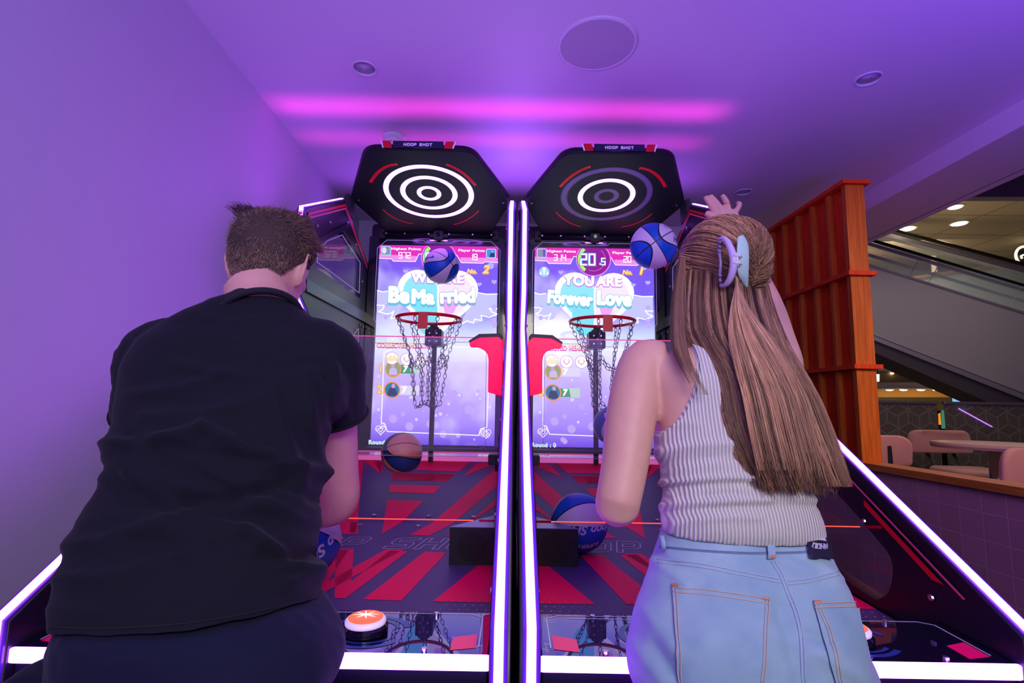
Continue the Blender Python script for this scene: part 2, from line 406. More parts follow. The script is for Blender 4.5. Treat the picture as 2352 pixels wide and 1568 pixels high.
# round sign
sg = empty('round_sign', atY(2356, 588, 9), 'round black sign with glowing cream rim at the right edge above the escalator', 'sign')
bm = bmesh.new(); lathe(bm, [(.14, 0), (.14, .06)], atY(2356, 588, 9), 40, 'y'); link('sign_face', bm, blackm, sg)
bm = bmesh.new(); c = atY(2356, 588, 8.99); tube(bm, [c+V((math.cos(q)*.175, 0, math.sin(q)*.175)) for q in [2*PI*i/48 for i in range(48)]], .02, 8, closed=True)
link('glowing_rim', bm, glow('cream_neon', (1,.82,.5), 2.2), sg)
bm = bmesh.new(); tube(bm, [c+V((-.05, -.01, .02)), c+V((-.09, -.01, .0)), c+V((-.08, -.01, -.05))], .015, 6); link('sign_mark', bm, glow('cream_neon', (1,.82,.5), 2.2), sg)

# escalators
trus = mat('grey_escalator_cladding', (.40,.37,.41), .55); add_noise(trus, 60, .03)
lav = mat('brushed_lavender_steel', (.55,.52,.62), .35, .6); rub = mat('black_rubber', (.008,.008,.01), .4)
darkc = mat('dark_soffit_metal', (.08,.07,.09), .5)
gl = mat('escalator_glass', (.62,.78,.76), .05, alpha=.30)
e = empty('escalator', atY(2180, 900, 6.3), 'grey clad escalator with green tinted glass sides descending to the right beyond the partition', 'escalator', None)
pplate('truss_cladding', [(1930,586), (2500,761), (2500,960), (1930,739)], 6.0, .4, trus, e)
pplate('lower_trim', [(1930,741), (2500,963), (2500,976), (1930,750)], 5.97, .3, lav, e)
pplate('soffit', [(1930,751), (2500,977), (2500,1024), (1930,775)], 6.0, .35, darkc, e)
pplate('glass_balustrade', [(1930,532), (2500,701), (2500,760), (1930,585)], 6.05, .015, gl, e)
bm = bmesh.new(); tube(bm, [atY(1930,530,6.06), atY(2500,700,6.06)], .02, 10); link('handrail', bm, rub, e)
bm = bmesh.new(); tube(bm, [atY(1930,540,6.06), atY(2500,711,6.06)], .022, 8); link('handrail_track', bm, lav, e)
bm = bmesh.new(); tube(bm, [atY(1930,566,6.3), atY(2500,736,6.3)], .02, 8); link('skirt_band', bm, lav, e)
for u in (2100, 2145, 2330):
    v = 588+(u-1930)*.307
    bm = bmesh.new(); tube(bm, [atY(u-14, v-2, 6.045), atY(u+14, v-50, 6.045)], .004, 6); link('glass_joint', bm, lav, e)
bm = bmesh.new(); tube(bm, [atY(1930,588,5.99), atY(2500,763,5.99)], .014, 8); link('cladding_edge', bm, lav, e)
e = empty('escalator', atY(2180, 900, 8.2), 'farther escalator, only its black handrail and lavender band visible above the nearer one', 'escalator', None)
bm = bmesh.new(); tube(bm, [atY(1960,505,8), atY(2500,646,8)], .032, 10); link('handrail', bm, rub, e)
bm = bmesh.new(); 
prism(bm, [atY(1960,511,8.02), atY(2500,652,8.02), atY(2500,666,8.02), atY(1960,522,8.02)], (0, .1, 0)); link('handrail_track', bm, lav, e)
pplate('glass_balustrade', [(1960,523), (2500,667), (2500,700), (1960,560)], 8.05, .015, gl, e)

# under the escalator: soffit slab, warm lights, lit ceiling band
slab = mat('slate_blue_soffit', (.12,.12,.16), .6)
struct(pplate('trim_7', [(1940,818), (2120,812), (2420,812), (2420,890), (1940,890)], 9.5, .1, mat('brown_soffit', (.13,.085,.055), .6)))
struct(pplate('trim_8', [(1940,770), (2200,770), (2200,852), (1940,852)], 9.3, .1, slab))
struct(pplate('trim_9', [(1940,812), (2120,812), (2120,818), (1940,819)], 9.2, .1, mat('blue_grey_trim', (.2,.24,.4), .5)))
struct(pplate('trim_10', [(1940,878), (2234,878), (2234,892), (1940,892)], 9.2, .3, mat('grey_violet_band', (.25,.22,.30), .6)))
struct(pplate('trim_11', [(1940,892), (2234,892), (2234,912), (1940,912)], 9.6, .1, mat('amber_timber_lining', (.42,.23,.07), .5)))
struct(pplate('trim_12', [(2236,882), (2420,900), (2420,960), (2236,960)], 9.0, .1, mat('tan_panel', (.30,.17,.08), .6)))
warms = glow('warm_spot_lens', (1, .70, .30), 9)
for i, (px, py) in enumerate(((2043,892), (2075,892), (2115,892), (2151,892), (2195,892))):
    p = atY(px, py, 9.35); t = empty('wall_washer_lamp', p, 'warm lamp in the amber lit row under the escalator, '+['nearest the timber partition','second from the partition','middle of the five','second from the right','rightmost, above the blue screen'][i], 'lamp', 'row of warm lamps under the escalator')
    bm = bmesh.new(); lathe(bm, [(.05, .03), (.07, 0), (.07, -.02)], p, 20); link('lamp_housing', bm, trimm, t)
    bm = bmesh.new(); lathe(bm, [(.055, -.021), (.05, -.035), (.001, -.04)], p, 20); link('lens', bm, warms, t)
    lt = bpy.data.lights.new('warm_spot', 'POINT'); lt.energy = .9; lt.color = (1, .62, .25); lt.shadow_soft_size = .04
    lo = bpy.data.objects.new('warm_spot', lt); C.objects.link(lo); lo.location = p+V((0, -.02, -.09))
for i, (px, py) in enumerate(((2049,856), (2151,866), (2174,877))):
    p = atY(px, py, 9.478); bm = bmesh.new(); lathe(bm, [(.025, 0), (.025, -.02), (.001, -.025)], p, 16)
    tag(link('soffit_spotlight', bm, warms), 'tiny lit spotlight in the brown soffit under the escalator, '+['leftmost','middle','rightmost'][i]+' of three', 'ceiling light', 'soffit spotlights')
sc_ = pplate('hanging_sign', [(1995,859), (2020,859), (2020,876), (1995,876)], 8.6, .05, glow('white_lightbox', (.75,.9,1), 1.3)); tag(sc_, 'small lit white lightbox sign beside the timber partition post', 'sign')
bm = bmesh.new()
for u in (1999, 2016): tube(bm, [atY(u, 860, 8.62), atY(u, 845, 8.62), V((atY(u, 845, 8.62).x, 9.32, atY(u, 845, 8.62).z))], .008, 6)
link('hanger', bm, blackm, sc_)

# perforated glass screens with isometric cube hatch
frost = mat('bronze_tinted_glass', (.23,.20,.17), .18, alpha=.88); hatch = mat('dark_hatch_print', (.075,.062,.055), .5)
capm = mat('polished_rail', (.55,.48,.52), .25, .8)
def cube_hatch(x0, x1, z0, z1, Y, a=.30):
    """three rhombi per hexagon, each filled with parallel bars"""
    bm = bmesh.new(); h = a*math.sqrt(3)/2
    def bar(p, q, wd):
        d = (q-p).normalized(); nn = V((-d.y, d.x))*wd/2
        poly = [(p+nn)[:], (q+nn)[:], (q-nn)[:], (p-nn)[:]]
        for f in (lambda s: s[0]-x0, lambda s: x1-s[0], lambda s: s[1]-z0, lambda s: z1-s[1]):
            if poly: poly = clip(poly, f)
        if len(poly) >= 3: bm.faces.new([bm.verts.new((s[0], Y, s[1])) for s in poly])
    row = 0; z = z0-a
    while z < z1+a:
        x = x0-a+(h if row % 2 else 0)
        while x < x1+a:
            c = V((x, z)); d = [V((math.sin(PI/3*k), math.cos(PI/3*k)))*a for k in range(6)]
            for k, e2 in ((0, 2), (2, 4), (4, 0)):
                u_, v_ = d[k], d[e2]
                for i in range(6):
                    s = .12+.76*i/5
                    bar(c+u_*.1+v_*s, c+u_*.9+v_*s, a*.05)
            x += 2*h
        z += a*1.5; row += 1
    return bm
for (u0, u1, lb) in ((1990, 2150, 'bronze glass screen printed with cube hatching, left one behind the pink chairs'), (2168, 2460, 'bronze glass screen printed with cube hatching, right one behind the table')):
    Y = 5.6; a = atY(u0, 914, Y); b = atY(u1, 914, Y); zt = 1.35
    t = empty('glass_screen', ((a.x+b.x)/2, Y, .30), lb, 'screen')
    boxo('glass_pane', (a.x, Y, .30), (b.x, Y+.012, zt), frost, t)
    boxo('top_rail', (a.x-.01, Y-.02, zt), (b.x+.02, Y+.03, zt+.03), capm, t, .005)
    link('cube_hatch_pattern', cube_hatch(a.x, b.x, .31, zt-.01, Y-.002, .13), hatch, t)
# digital menu screen behind the gap and blue screen
t = pplate('menu_screen', [(2156,942), (2172,942), (2174,985), (2158,985)], 7.5, .05, blackg); tag(t, 'small dark menu screen with green and orange panels between the glass screens', 'screen')
pplate('display', [(2163,942), (2171,942), (2173,984), (2164,984)], 7.48, .01, glow('teal_display', (.05,.22,.16), .9), t)
pplate('display', [(2156,950), (2160,948), (2162,975), (2157,975)], 7.48, .01, glow('orange_display', (.9,.32,.02), .9), t)
boxo('stand', (atY(2165,985,7.52).x-.03, 7.51, .30), (atY(2165,985,7.52).x+.03, 7.54, atY(2165,980,7.52).z), blackm, t)
t = pplate('display_screen', [(2194,906), (2236,906), (2240,942), (2196,942)], 7.0, .05, glow('blue_display', (.18,.45,1.0), 1.3)); tag(t, 'bright blue display screen glowing through the right bronze glass screen', 'screen')
boxo('stand', (atY(2217,940,7.02).x-.03, 7.01, .30), (atY(2217,940,7.02).x+.03, 7.04, atY(2217,936,7.02).z), blackm, t)
lv = bmesh.new(); tube(lv, [atY(2202,938,5.59), atY(2279,980,5.59)], .005, 6)  # glowing tube standing in for the LED strip's reflection in the pane
t = link('reflection_tube', lv, glow('violet_reflection', (.5,.2,1), 1.6)); tag(t, 'thin violet light tube slanting across the right bronze glass screen', 'light')  # shows the LED strip's reflection, not a lamp of its own

# pink chairs and table
pinkf = mat('blush_pink_upholstery', (.62,.30,.27), .7, sheen=.3); add_noise(pinkf, 300, .06, .1, bdist=.001)
def shell(bm, c, wd, h, th, bulge, yaw, lean=.12, n=16):
    """curved upholstered backrest: rounded slab"""
    pts = rounded([(-wd/2, 0), (wd/2, 0), (wd/2, h), (-wd/2, h)], [.03, .03, h*.62, h*.62], 8)
    rows = []
    for s, inset in ((-1, .88), (-.8, .97), (0, 1), (.8, .97), (1, .88)):
        ring = []
        for x, z in pts:
            X = x*inset if abs(s) > .5 else x; Z = h/2+(z-h/2)*(inset if abs(s) > .5 else 1)
            y = s*th/2+bulge*(2*X/wd)**2+lean*Z*-1
            q = V((X, -y, Z)); q.rotate(Euler((0, 0, yaw))); ring.append(bm.verts.new(V(c)+q))
        rows.append(ring)
    for A, B in zip(rows, rows[1:]):
        for i in range(len(A)): bm.faces.new((A[i], A[(i+1) % len(A)], B[(i+1) % len(A)], B[i]))
    bm.faces.new(rows[0]); bm.faces.new(rows[-1][::-1]); return bm
def chair(p, yaw, lb):
    """p: floor centre of the chair; yaw 0 = backrest at +y side facing -y"""
    p = V(p); t = empty('dining_chair', p, lb, 'chair', 'pink dining chairs')
    def W(x, y, z): q = V((x, y, z)); q.rotate(Euler((0, 0, yaw))); return p+q
    bm = bmesh.new(); shell(bm, W(0, .25, .575), .58, .22, .045, -.08, yaw); link('backrest', bm, pinkf, t, True)
    bm = bmesh.new()
    pts = rounded([(-.25, -.26), (.25, -.26), (.24, .22), (-.24, .22)], .12, 8)
    prof = [(.93, .40), (1, .415), (1, .45), (.93, .47)]
    rows = [[bm.verts.new(W(x*s, y*s, z)) for x, y in pts] for s, z in prof]
    for A, B in zip(rows, rows[1:]):
        for i in range(len(A)): bm.faces.new((A[i], A[(i+1) % len(A)], B[(i+1) % len(A)], B[i]))
    bm.faces.new(rows[0]); bm.faces.new(rows[-1]); link('seat', bm, pinkf, t, True)
    for sx_ in (-1, 1):
        bm = bmesh.new(); tube(bm, [W(sx_*.2, -.2, .41), W(sx_*.23, -.24, 0)], .012, 10); link('leg', bm, blackm, t)
        bm = bmesh.new(); tube(bm, [W(sx_*.19, .2, .41), W(sx_*.22, .26, 0)], .012, 10); link('leg', bm, blackm, t)
        bm = bmesh.new(); ribbon3(bm, [W(sx_*.12, .20, .41), W(sx_*.12, .335, .56), W(sx_*.12, .33, .72)], (1, 0, 0), .03, .008, 1); link('back_support', bm, blackm, t)
    return t
FZ = .30
chair((2.57, 4.15, FZ), PI+.10, 'pink dining chair seen from behind, black support on its back, beside timber partition')
chair((4.12, 4.80, FZ), -.06, 'pink dining chair facing the camera behind the round table')
chair((2.78, 2.98, FZ), PI-.12, 'pink dining chair cut off by the right picture edge beside the table')
tbl = atY(2288, 1016, 3.95); t = empty('round_table', (tbl.x, 3.95, FZ), 'round pale pedestal table with polished steel column between pink chairs', 'table')
tt = mat('pale_table_laminate', (.62,.42,.38), .35); tz = 1.27-.0735*3.95+.055
bm = bmesh.new(); lathe(bm, [(.385, -.02), (.39, 0), (.385, .018)], (tbl.x, 3.95, tz-.01), 64); link('tabletop', bm, tt, t)
bm = bmesh.new(); lathe(bm, [(.04, 0), (.04, tz-.03-FZ)], (tbl.x-.02, 3.95, FZ), 32); link('column', bm, mat('polished_steel', (.7,.66,.68), .15, 1), t, True)
bm = bmesh.new(); lathe(bm, [(.26, 0), (.26, .012), (.07, .03)], (tbl.x-.02, 3.95, FZ), 40); link('base_plate', bm, steel, t)
# ================================================================== BASKETBALL ARCADE MACHINES
XM = .0119; HS = .46; SW = .3514; SZ0, SZ1, SY = 1.037, 2.198, 3.008
PROF = [(.955, 0), (.955, .885), (2.232, 1.597), (2.045, 1.72), (2.075, 2.064), (2.545, 2.289)]   # LED edge
BACKTOP = [(2.99, 2.09), (3.05, 2.09), (3.05, 0)]
CN = V((0, -.208, -1)).normalized(); CP = V((0, 2.60, 1.27+.9960+.208*(3.0175-2.60)))   # canopy underside plane
def canz(Y): return CP.z-.208*(Y-CP.y)
RA, RB, RC, RD = 1.142, 2.10, 2.99, 0   # ramp: console edge, seam, back
def rampz(Y): return (1.27-.475+.0135*(Y-RA)) if Y <= RB else (1.27-.462+(Y-RB)*.162)
def hitramp(px, py):
    p = atP(px, py, (0, RA, rampz(RA)), (0, -.0135, 1))
    if p.y > RB or p.y < 0: p = atP(px, py, (0, RB, rampz(RB)), (0, -.162, 1))
    return p
rampdark = mat('playfield_navy_print', (.075,.035,.16), .5, spec=.45); add_noise(rampdark, 900, .1, .12, bdist=.0004)
rampred = mat('playfield_red_print', (1.0,.001,.10), .55, spec=.15); add_noise(rampred, 900, .05, .12, bdist=.0004)
rampwhite = mat('playfield_white_line', (.55,.5,.65), .4)
panelm = mat('side_panel_black', (.008,.007,.014), .34, spec=.4)
acryl = mat('side_window_acrylic', (.05,.04,.08), .02, alpha=.22, coat=1)
etched = mat('etched_white_line', (.75,.72,.85), .4, emit=(.35,.30,.55), es=.25)
consolem = mat('console_glossy_black', (.006,.005,.016), .012, spec=.9, ior=2.8)
consolem.node_tree.nodes['Principled BSDF'].inputs['Specular Tint'].default_value = (.52,.42,1.0,1)
guard = mat('clear_guard_panel', (.9,.85,1), .02, alpha=.07, coat=.6)
pinkedge = glow('lit_acrylic_edge', (1.0, .06, .35), .8)
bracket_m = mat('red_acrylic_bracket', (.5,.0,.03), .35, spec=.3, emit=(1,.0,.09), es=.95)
laserm = glow('red_light_bar', (1.0, .06, .03), 2.2)
rim_lit = led; rim_off = mat('unlit_ring_diffuser', (.30,.16,.42), .3)
chainm = mat('dark_steel_chain', (.22,.16,.24), .35, .9)

# --- angular block letters (unit height 1, width .9): outline loops
GL = {
 'H': [[(0,0),(.22,0),(.22,.39),(.68,.39),(.68,0),(.9,0),(.9,1),(.68,1),(.68,.61),(.22,.61),(.22,1),(0,1)]],
 'O': [[(.16,0),(.74,0),(.9,.16),(.9,.84),(.74,1),(.16,1),(0,.84),(0,.16)], [(.26,.22),(.22,.28),(.22,.72),(.26,.78),(.64,.78),(.68,.72),(.68,.28),(.64,.22)]],
 'P': [[(0,0),(.22,0),(.22,.32),(.74,.32),(.9,.48),(.9,.84),(.74,1),(0,1)], [(.22,.52),(.22,.78),(.66,.78),(.68,.74),(.68,.56),(.64,.52)]],
 'S': [[(0,0),(.74,0),(.9,.14),(.9,.48),(.76,.61),(.24,.61),(.22,.78),(.9,.78),(.9,1),(.14,1),(0,.86),(0,.52),(.14,.39),(.66,.39),(.68,.22),(0,.22)]],
 'T': [[(.34,0),(.56,0),(.56,.78),(.9,.78),(.9,1),(0,1),(0,.78),(.34,.78)]],
 ' ': []}
SEG = {'0': 'abcdef', '1': 'bc', '2': 'abged', '3': 'abgcd', '4': 'fgbc', '5': 'afgcd', '6': 'afgecd', '7': 'abc', '8': 'abcdefg', '9': 'abcdfg'}
def seg_polys(s, x, y, h, wd, gap=.62, aw=None):
    aw = aw or wd
    """seven segment digits: x left, y bottom"""
    out = []; w_ = h*.5
    for ch in s:
        if ch == '.': out.append([(x, y), (x+wd*1.3, y), (x+wd*1.3, y+wd*1.3), (x, y+wd*1.3)]); x += aw*2.2; continue
        P_ = {'a': ((0, h), (w_, h)), 'b': ((w_, h), (w_, h/2)), 'c': ((w_, h/2), (w_, 0)), 'd': ((0, 0), (w_, 0)), 'e': ((0, h/2), (0, 0)), 'f': ((0, h), (0, h/2)), 'g': ((0, h/2), (w_, h/2))}
        for k in SEG[ch]:
            a, b = P_[k]; out += line2d([(x+a[0], y+a[1]), (x+b[0], y+b[1])], wd)
        x += h*gap+aw
    return out
def word_loops(s, h, shear=.25, wk=.95, sp=1.12):
    x = 0; out = []
    for ch in s:
        for lp in GL[ch]: out.append([((x+p[0]*wk+p[1]*shear)*h, p[1]*h) for p in lp])
        x += (sp if ch != ' ' else .75)*wk
    wd = (x-.12)*h
    return [[(p[0]-wd/2, p[1]-h/2) for p in lp] for lp in out]

class Flat:
    """collects coloured 2d polygons on a plane; every layer becomes one mesh"""
    def __init__(s, lift): s.bm = bmesh.new(); s.lift = lift
    def poly(s, pts, off=0):
        vs = [s.bm.verts.new(s.lift(p[0], p[1], off)) for p in pts]
        for t in tessellate_polygon([[V((p[0], p[1], 0)) for p in pts]]):
            try: s.bm.faces.new([vs[i] for i in t])
            except ValueError: pass
        return s
def circ(x, y, r, n=28, ry=None, a0=0, a1=2*PI): return [(x+r*math.cos(a0+(a1-a0)*i/n), y+(ry or r)*math.sin(a0+(a1-a0)*i/n)) for i in range(n+(0 if a1-a0 > 6.28 else 1))]
def ringp(x, y, r0, r1, a0=0, a1=2*PI, n=40):
    out = []
    for i in range(n):
        b, c = a0+(a1-a0)*i/n, a0+(a1-a0)*(i+1)/n
        out.append([(x+r0*math.cos(b), y+r0*math.sin(b)), (x+r1*math.cos(b), y+r1*math.sin(b)), (x+r1*math.cos(c), y+r1*math.sin(c)), (x+r0*math.cos(c), y+r0*math.sin(c))])
    return out
def heart(x, y, s, n=56):
    out = []
    for i in range(n):
        t = 2*PI*i/n; out.append((x+s*16*math.sin(t)**3/17, y+s*(13*math.cos(t)-5*math.cos(2*t)-2*math.cos(3*t)-math.cos(4*t))/17))
    return out

# --- emissive screen colours
def E_(name, c, s=1): return glow('screen_'+name, c, s)
scr_bg = bpy.data.materials.new('screen_background'); scr_bg.use_nodes = True
def make_bg():
    t = scr_bg.node_tree; n = t.nodes; l = t.links; b = n['Principled BSDF']
    b.inputs['Base Color'].default_value = (.02,.02,.03,1); b.inputs['Roughness'].default_value = .15
    tc = n.new('ShaderNodeTexCoord'); sp = n.new('ShaderNodeSeparateXYZ'); l.new(tc.outputs['Object'], sp.inputs[0])
    mr = n.new('ShaderNodeMapRange'); mr.inputs['From Min'].default_value = -.58; mr.inputs['From Max'].default_value = .58
    l.new(sp.outputs['Z'], mr.inputs['Value'])
    cr = n.new('ShaderNodeValToRGB'); e = cr.color_ramp.elements
    e[0].position = 0; e[0].color = (.16,.07,.78,1); e[1].position = 1; e[1].color = (.20,.08,.78,1)
    for p, c in ((.10,(.40,.26,1.0,1)), (.22,(.52,.37,1.0,1)), (.36,(.62,.50,1.0,1)), (.47,(.78,.84,1.0,1)), (.56,(.56,.62,1.0,1)), (.64,(.32,.28,1.0,1)), (.74,(.18,.11,.86,1))):
        x = e.new(p); x.color = c
    l.new(mr.outputs[0], cr.inputs[0])
    no = n.new('ShaderNodeTexNoise'); no.inputs['Scale'].default_value = 3.2; no.inputs['Detail'].default_value = 3; l.new(tc.outputs['Object'], no.inputs['Vector'])
    r2 = n.new('ShaderNodeValToRGB'); r2.color_ramp.elements[0].position = .52; r2.color_ramp.elements[1].position = .88
    l.new(no.outputs['Fac'], r2.inputs[0])
    mx = n.new('ShaderNodeMix'); mx.data_type = 'RGBA'; mx.inputs[7].default_value = (.92,.90,1,1)
    l.new(r2.outputs[0], mx.inputs[0]); l.new(cr.outputs[0], mx.inputs[6])
    l.new(mx.outputs[2], b.inputs['Emission Color']); b.inputs['Emission Strength'].default_value = 1.08
make_bg()

def build_machine(sd):
    cx = XM+sd*HS; L = sd < 0
    root = empty('basketball_arcade_machine', (cx, .955, 0),
        'left basketball arcade machine, screen reading Be Married, all three canopy rings lit white' if L else
        'right basketball arcade machine, screen reading Forever Love, only the middle canopy ring lit', 'arcade machine', 'basketball arcade machines')
    # ---- side panels with window cut-outs
    outline = PROF+BACKTOP
    def offs(poly, d):
        k = len(poly); out = []
        for i in range(k):
            a, p, b = V(poly[i-1]), V(poly[i]), V(poly[(i+1) % k])
            n1 = V((-(p-a).y, (p-a).x)).normalized(); n2 = V((-(b-p).y, (b-p).x)).normalized()
            nn = (n1+n2); nn = nn/max(.35, nn.dot(n1)); out.append((p-nn*d)[:])
        return out
    # pixel-measured windows, left wall of left machine (upper) and right wall of right machine (lower)
    xa = XM-HS-.412
    up = [atX(u, v, xa) for u, v in ((728,552), (745,546), (752,538), (788,525), (803.5,550), (833,595.6), (830,687), (764,641), (724,613))]
    up = [(p.y, p.z) for p in up]
    up2 = [(2.90, 1.72), (2.93, 1.66), (2.93, 1.20), (2.55, 1.28), (2.36, 1.42)]
    xb = XM+HS+.412
    lo = [atX(u, v, xb) for u, v in ((1890,1100), (1964,1180), (2038,1268), (2050,1300), (2047,1330), (2040,1362), (2014,1380), (2000,1374), (1930,1328))]
    lo = [(p.y, p.z) for p in lo]+[(2.0, .90), (2.05, 1.30)]
    for s in (-1, 1):
        x0, x1 = cx+s*.412, cx+s*.4565
        def side(me, xc):
            me.transform(frame_m((xc, 0, 0), (0, 1, 0), (0, 0, 1))); return me
        inner = offs(outline, .004)
        me = side(plate2d([inner, rounded(up, .03), rounded(up2, .03), rounded(lo, .05)], abs(x1-x0)-.006, .003), (x0+x1)/2)
        sp = link('side_panel', me, panelm, root)
        for wn, wp in (('window', up), ('window', up2), ('window', lo)):
            me = side(plate2d([rounded(offs(wp, -.004), .03)], .005), x0+s*.008); wo = link(wn, me, acryl, sp)
            bm = bmesh.new(); ii = offs(wp, .03)
            pts = [V((x0+s*.0045, a, b)) for a, b in ii]
            for a, b in zip(pts, pts[1:]+pts[:1]): tube(bm, [a, b], .0016, 4)
            link('etched_outline', bm, etched, wo)
        # LED edge strip in a violet housing
        xs = cx+s*.4321
        bm = bmesh.new(); ribbon3(bm, [(xs, y, z) for y, z in PROF], (1, 0, 0), .0165, .008, 1); link('led_strip', bm, led, root)
        bm = bmesh.new(); ribbon3(bm, [(xs, y, z) for y, z in offs(PROF, 0)[:]] if 0 else [(xs, y, z) for y, z in PROF], (1, 0, 0), .031, .0045, 1); link('led_housing', bm, housing, root)
        # red stripes printed on the inner face
        def band(a0, a1, d0, d1, mt, nm):
            o0, o1 = offs(outline, d0), offs(outline, d1); bm = bmesh.new()
            seq = list(range(a0, a1+1)); pts = [o0[i] for i in seq]+[o1[i] for i in reversed(seq)]
            fl = Flat(lambda y, z, o: (x0-s*(.0006), y, z)); fl.bm = bm; 
            for i in range(len(seq)-1): fl.poly([o0[seq[i]], o0[seq[i+1]], o1[seq[i+1]], o1[seq[i]]])
            return link(nm, bm, mt, sp)
        def sub(i, a, b, d0, d1, mt, nm, bev=.02):
            o0, o1 = offs(outline, d0), offs(outline, d1)
            A, B, C_, D = V(o0[i]), V(o0[i+1]), V(o1[i]), V(o1[i+1]); bm = bmesh.new()
            fl = Flat(lambda y, z, o: (x0-s*.0008, y, z)); fl.bm = bm
            fl.poly([(A+(B-A)*a)[:], (A+(B-A)*b)[:], (C_+(D-C_)*(b-bev))[:], (C_+(D-C_)*(a+bev))[:]]); link(nm, bm, mt, sp)
        sub(1, .06, 1, .030, .0355, pinkline, 'pink_stripe', 0); sub(1, .085, .26, .046, .060, red, 'red_stripe', .012); sub(1, .29, 1, .043, .060, red, 'red_stripe', .012)
        band(3, 6, .020, .032, red, 'red_stripe'); band(3, 6, .038, .046, pinkline, 'pink_stripe')
        # ribs, bolts
        bm = bmesh.new()
        for y, z in [(2.20, 2.03), (2.35, 2.10), (2.6, 2.19), (2.75, 2.12), (2.9, 1.95), (2.96, 1.7), (2.3, 1.62), (2.9, 1.42), (2.15, 1.75)]+[(1.0+i*.06, .3) for i in range(0)]+[(1.15+.2*i, .885+.5575*(.195+.2*i)-.11) for i in range(5)]:
            c = (x0-s*.0005, y, z); lathe2 = [bm.verts.new((c[0]-s*.003, y+.006*math.cos(q), z+.006*math.sin(q))) for q in [2*PI*i/8 for i in range(8)]]
            l2 = [bm.verts.new((c[0]+s*.001, y+.007*math.cos(q), z+.007*math.sin(q))) for q in [2*PI*i/8 for i in range(8)]]
            bm.faces.new(lathe2)
            for i in range(8): bm.faces.new((lathe2[i], lathe2[(i+1) % 8], l2[(i+1) % 8], l2[i]))
        link('bolts', bm, screwm, sp)
        # horizontal metal band across the panel between the windows (steel blue)
        pb = [atX(u, v, xa-.0) for u, v in ((700,640), (845,722), (845,745), (700,668))]
        bm = bmesh.new(); prism(bm, [(x0-s*.001, p.y, p.z) for p in pb], (-s*.008, 0, 0)); link('cross_band', bm, mat('blue_black_steel', (.03,.04,.07), .28, .7), sp)
        pb = [atX(u, v, xa) for u, v in ((730,560), (800,522), (800,512), (728,548))]
        bm = bmesh.new(); prism(bm, [(x0-s*.001, p.y, p.z) for p in pb], (-s*.006, 0, 0)); link('window_bracket', bm, mat('blue_black_steel', (.03,.04,.07), .28, .7), sp)
    # ---- back wall, bezel, screen
    bm = bmesh.new(); box(bm, (cx-.411, SY+.03, .0), (cx+.411, SY+.30, 2.34), .01); link('back_cabinet', bm, black, root)
    me = plate2d([rounded([(-.411, .80), (.411, .80), (.411, 2.25), (-.411, 2.25)], .01), rounded([(-SW-.006, SZ0-.01), (SW+.006, SZ0-.01), (SW+.006, SZ1+.004), (-SW-.006, SZ1+.004)], .02)], .03, .003)
    me.transform(frame_m((cx, SY+.012, 0), (1, 0, 0), (0, 0, 1))); bez = link('bezel', me, blackg, root)
    bm = bmesh.new()
    def T2(p): return V((cx+p[0], SY-.0045, p[1]))
    w1, w0 = SW+.012, SW-.004
    for pts in ([(-w1, 1.75), (-w1, SZ1-.02), (-w1+.055, SZ1+.03), (-.09, SZ1+.03), (-.08, SZ1+.018), (.08, SZ1+.018), (.09, SZ1+.03), (w1-.055, SZ1+.03), (w1, SZ1-.02), (w1, 1.75), (w1-.012, 1.735)], [(-w1, 1.75), (-w1+.012, 1.735)]):
        for a, b in zip(pts, pts[1:]): tube(bm, [T2(a), T2(b)], .0016, 5)
    link('light_line', bm, etched, bez)
    for sx_ in (-.032, .032):
        bm = bmesh.new(); prism(bm, [(cx+sx_-.02, SY-.004, SZ1+.028), (cx+sx_+.02, SY-.004, SZ1+.028), (cx+sx_+.016, SY-.004, SZ1+.036), (cx+sx_-.024, SY-.004, SZ1+.036)], (0, .003, 0)); link('indicator_lamp', bm, glow('pink_indicator', (1.0,.35,1.0), 1.2 if L else .5), bez)
    screen = link('screen', (lambda b: b)(box(bmesh.new(), (cx-SW, SY, SZ0), (cx+SW, SY+.014, SZ1))), scr_bg, root)
    # object-space gradient needs a centred origin
    off = V((0, 0, (SZ0+SZ1)/2)); screen.location += off; screen.data.transform(Matrix.Translation(-off))
    H_ = SZ1-SZ0
    def LF(s_, t_, off): return (cx-SW+s_*2*SW, SY-.0008-off, SZ1-t_*H_)
    K = H_/(2*SW)      # t units per s unit = 1/K
    if L: xl, xr, y0, hh, X0, Y0 = (lambda y: 85-(y-155)*.052), (lambda y: 1847-(y-155)*.0125), 155, 2975, 860, 540
    else: xl, xr, y0, hh, X0, Y0 = (lambda y: 75-(y-175)*.007), (lambda y: 1878+(y-175)*.012), 175, 3000, 1210, 540
    def U(p):                        # measured zoom pixels (upper half) -> s,t
        return ((p[0]-xl(p[1]))/(xr(p[1])-xl(p[1])), (p[1]-y0)/hh)
    def Lw(p):                       # lower half, left-machine layout
        a, b = 107-.038*p[1], 1537.0
        return ((p[0]-a)/(b-a), (780+p[1]/5.228-565)/455)
    lay = [0]
    def put(polys, mt, nm, step=1, conv=None, emb=screen):
        lay[0] += step; o_ = lay[0]*.00012
        fl = Flat(lambda a, b, q: LF(a, b, o_))
        for P_ in polys: fl.poly([conv(p) for p in P_] if conv else P_)
        return link(nm, fl.bm, mt, emb)
    def Uc(x, y, r, n=36, conv=None, **k): return circ(x, y, r, n, **k)
    W = E_('white', (1,1,1), 1.15); MG = E_('magenta', (.90,.02,.55), .9); CY = E_('cyan', (.30,.86,1.0), .95); PK = E_('pink', (.92,.42,.95), .95)
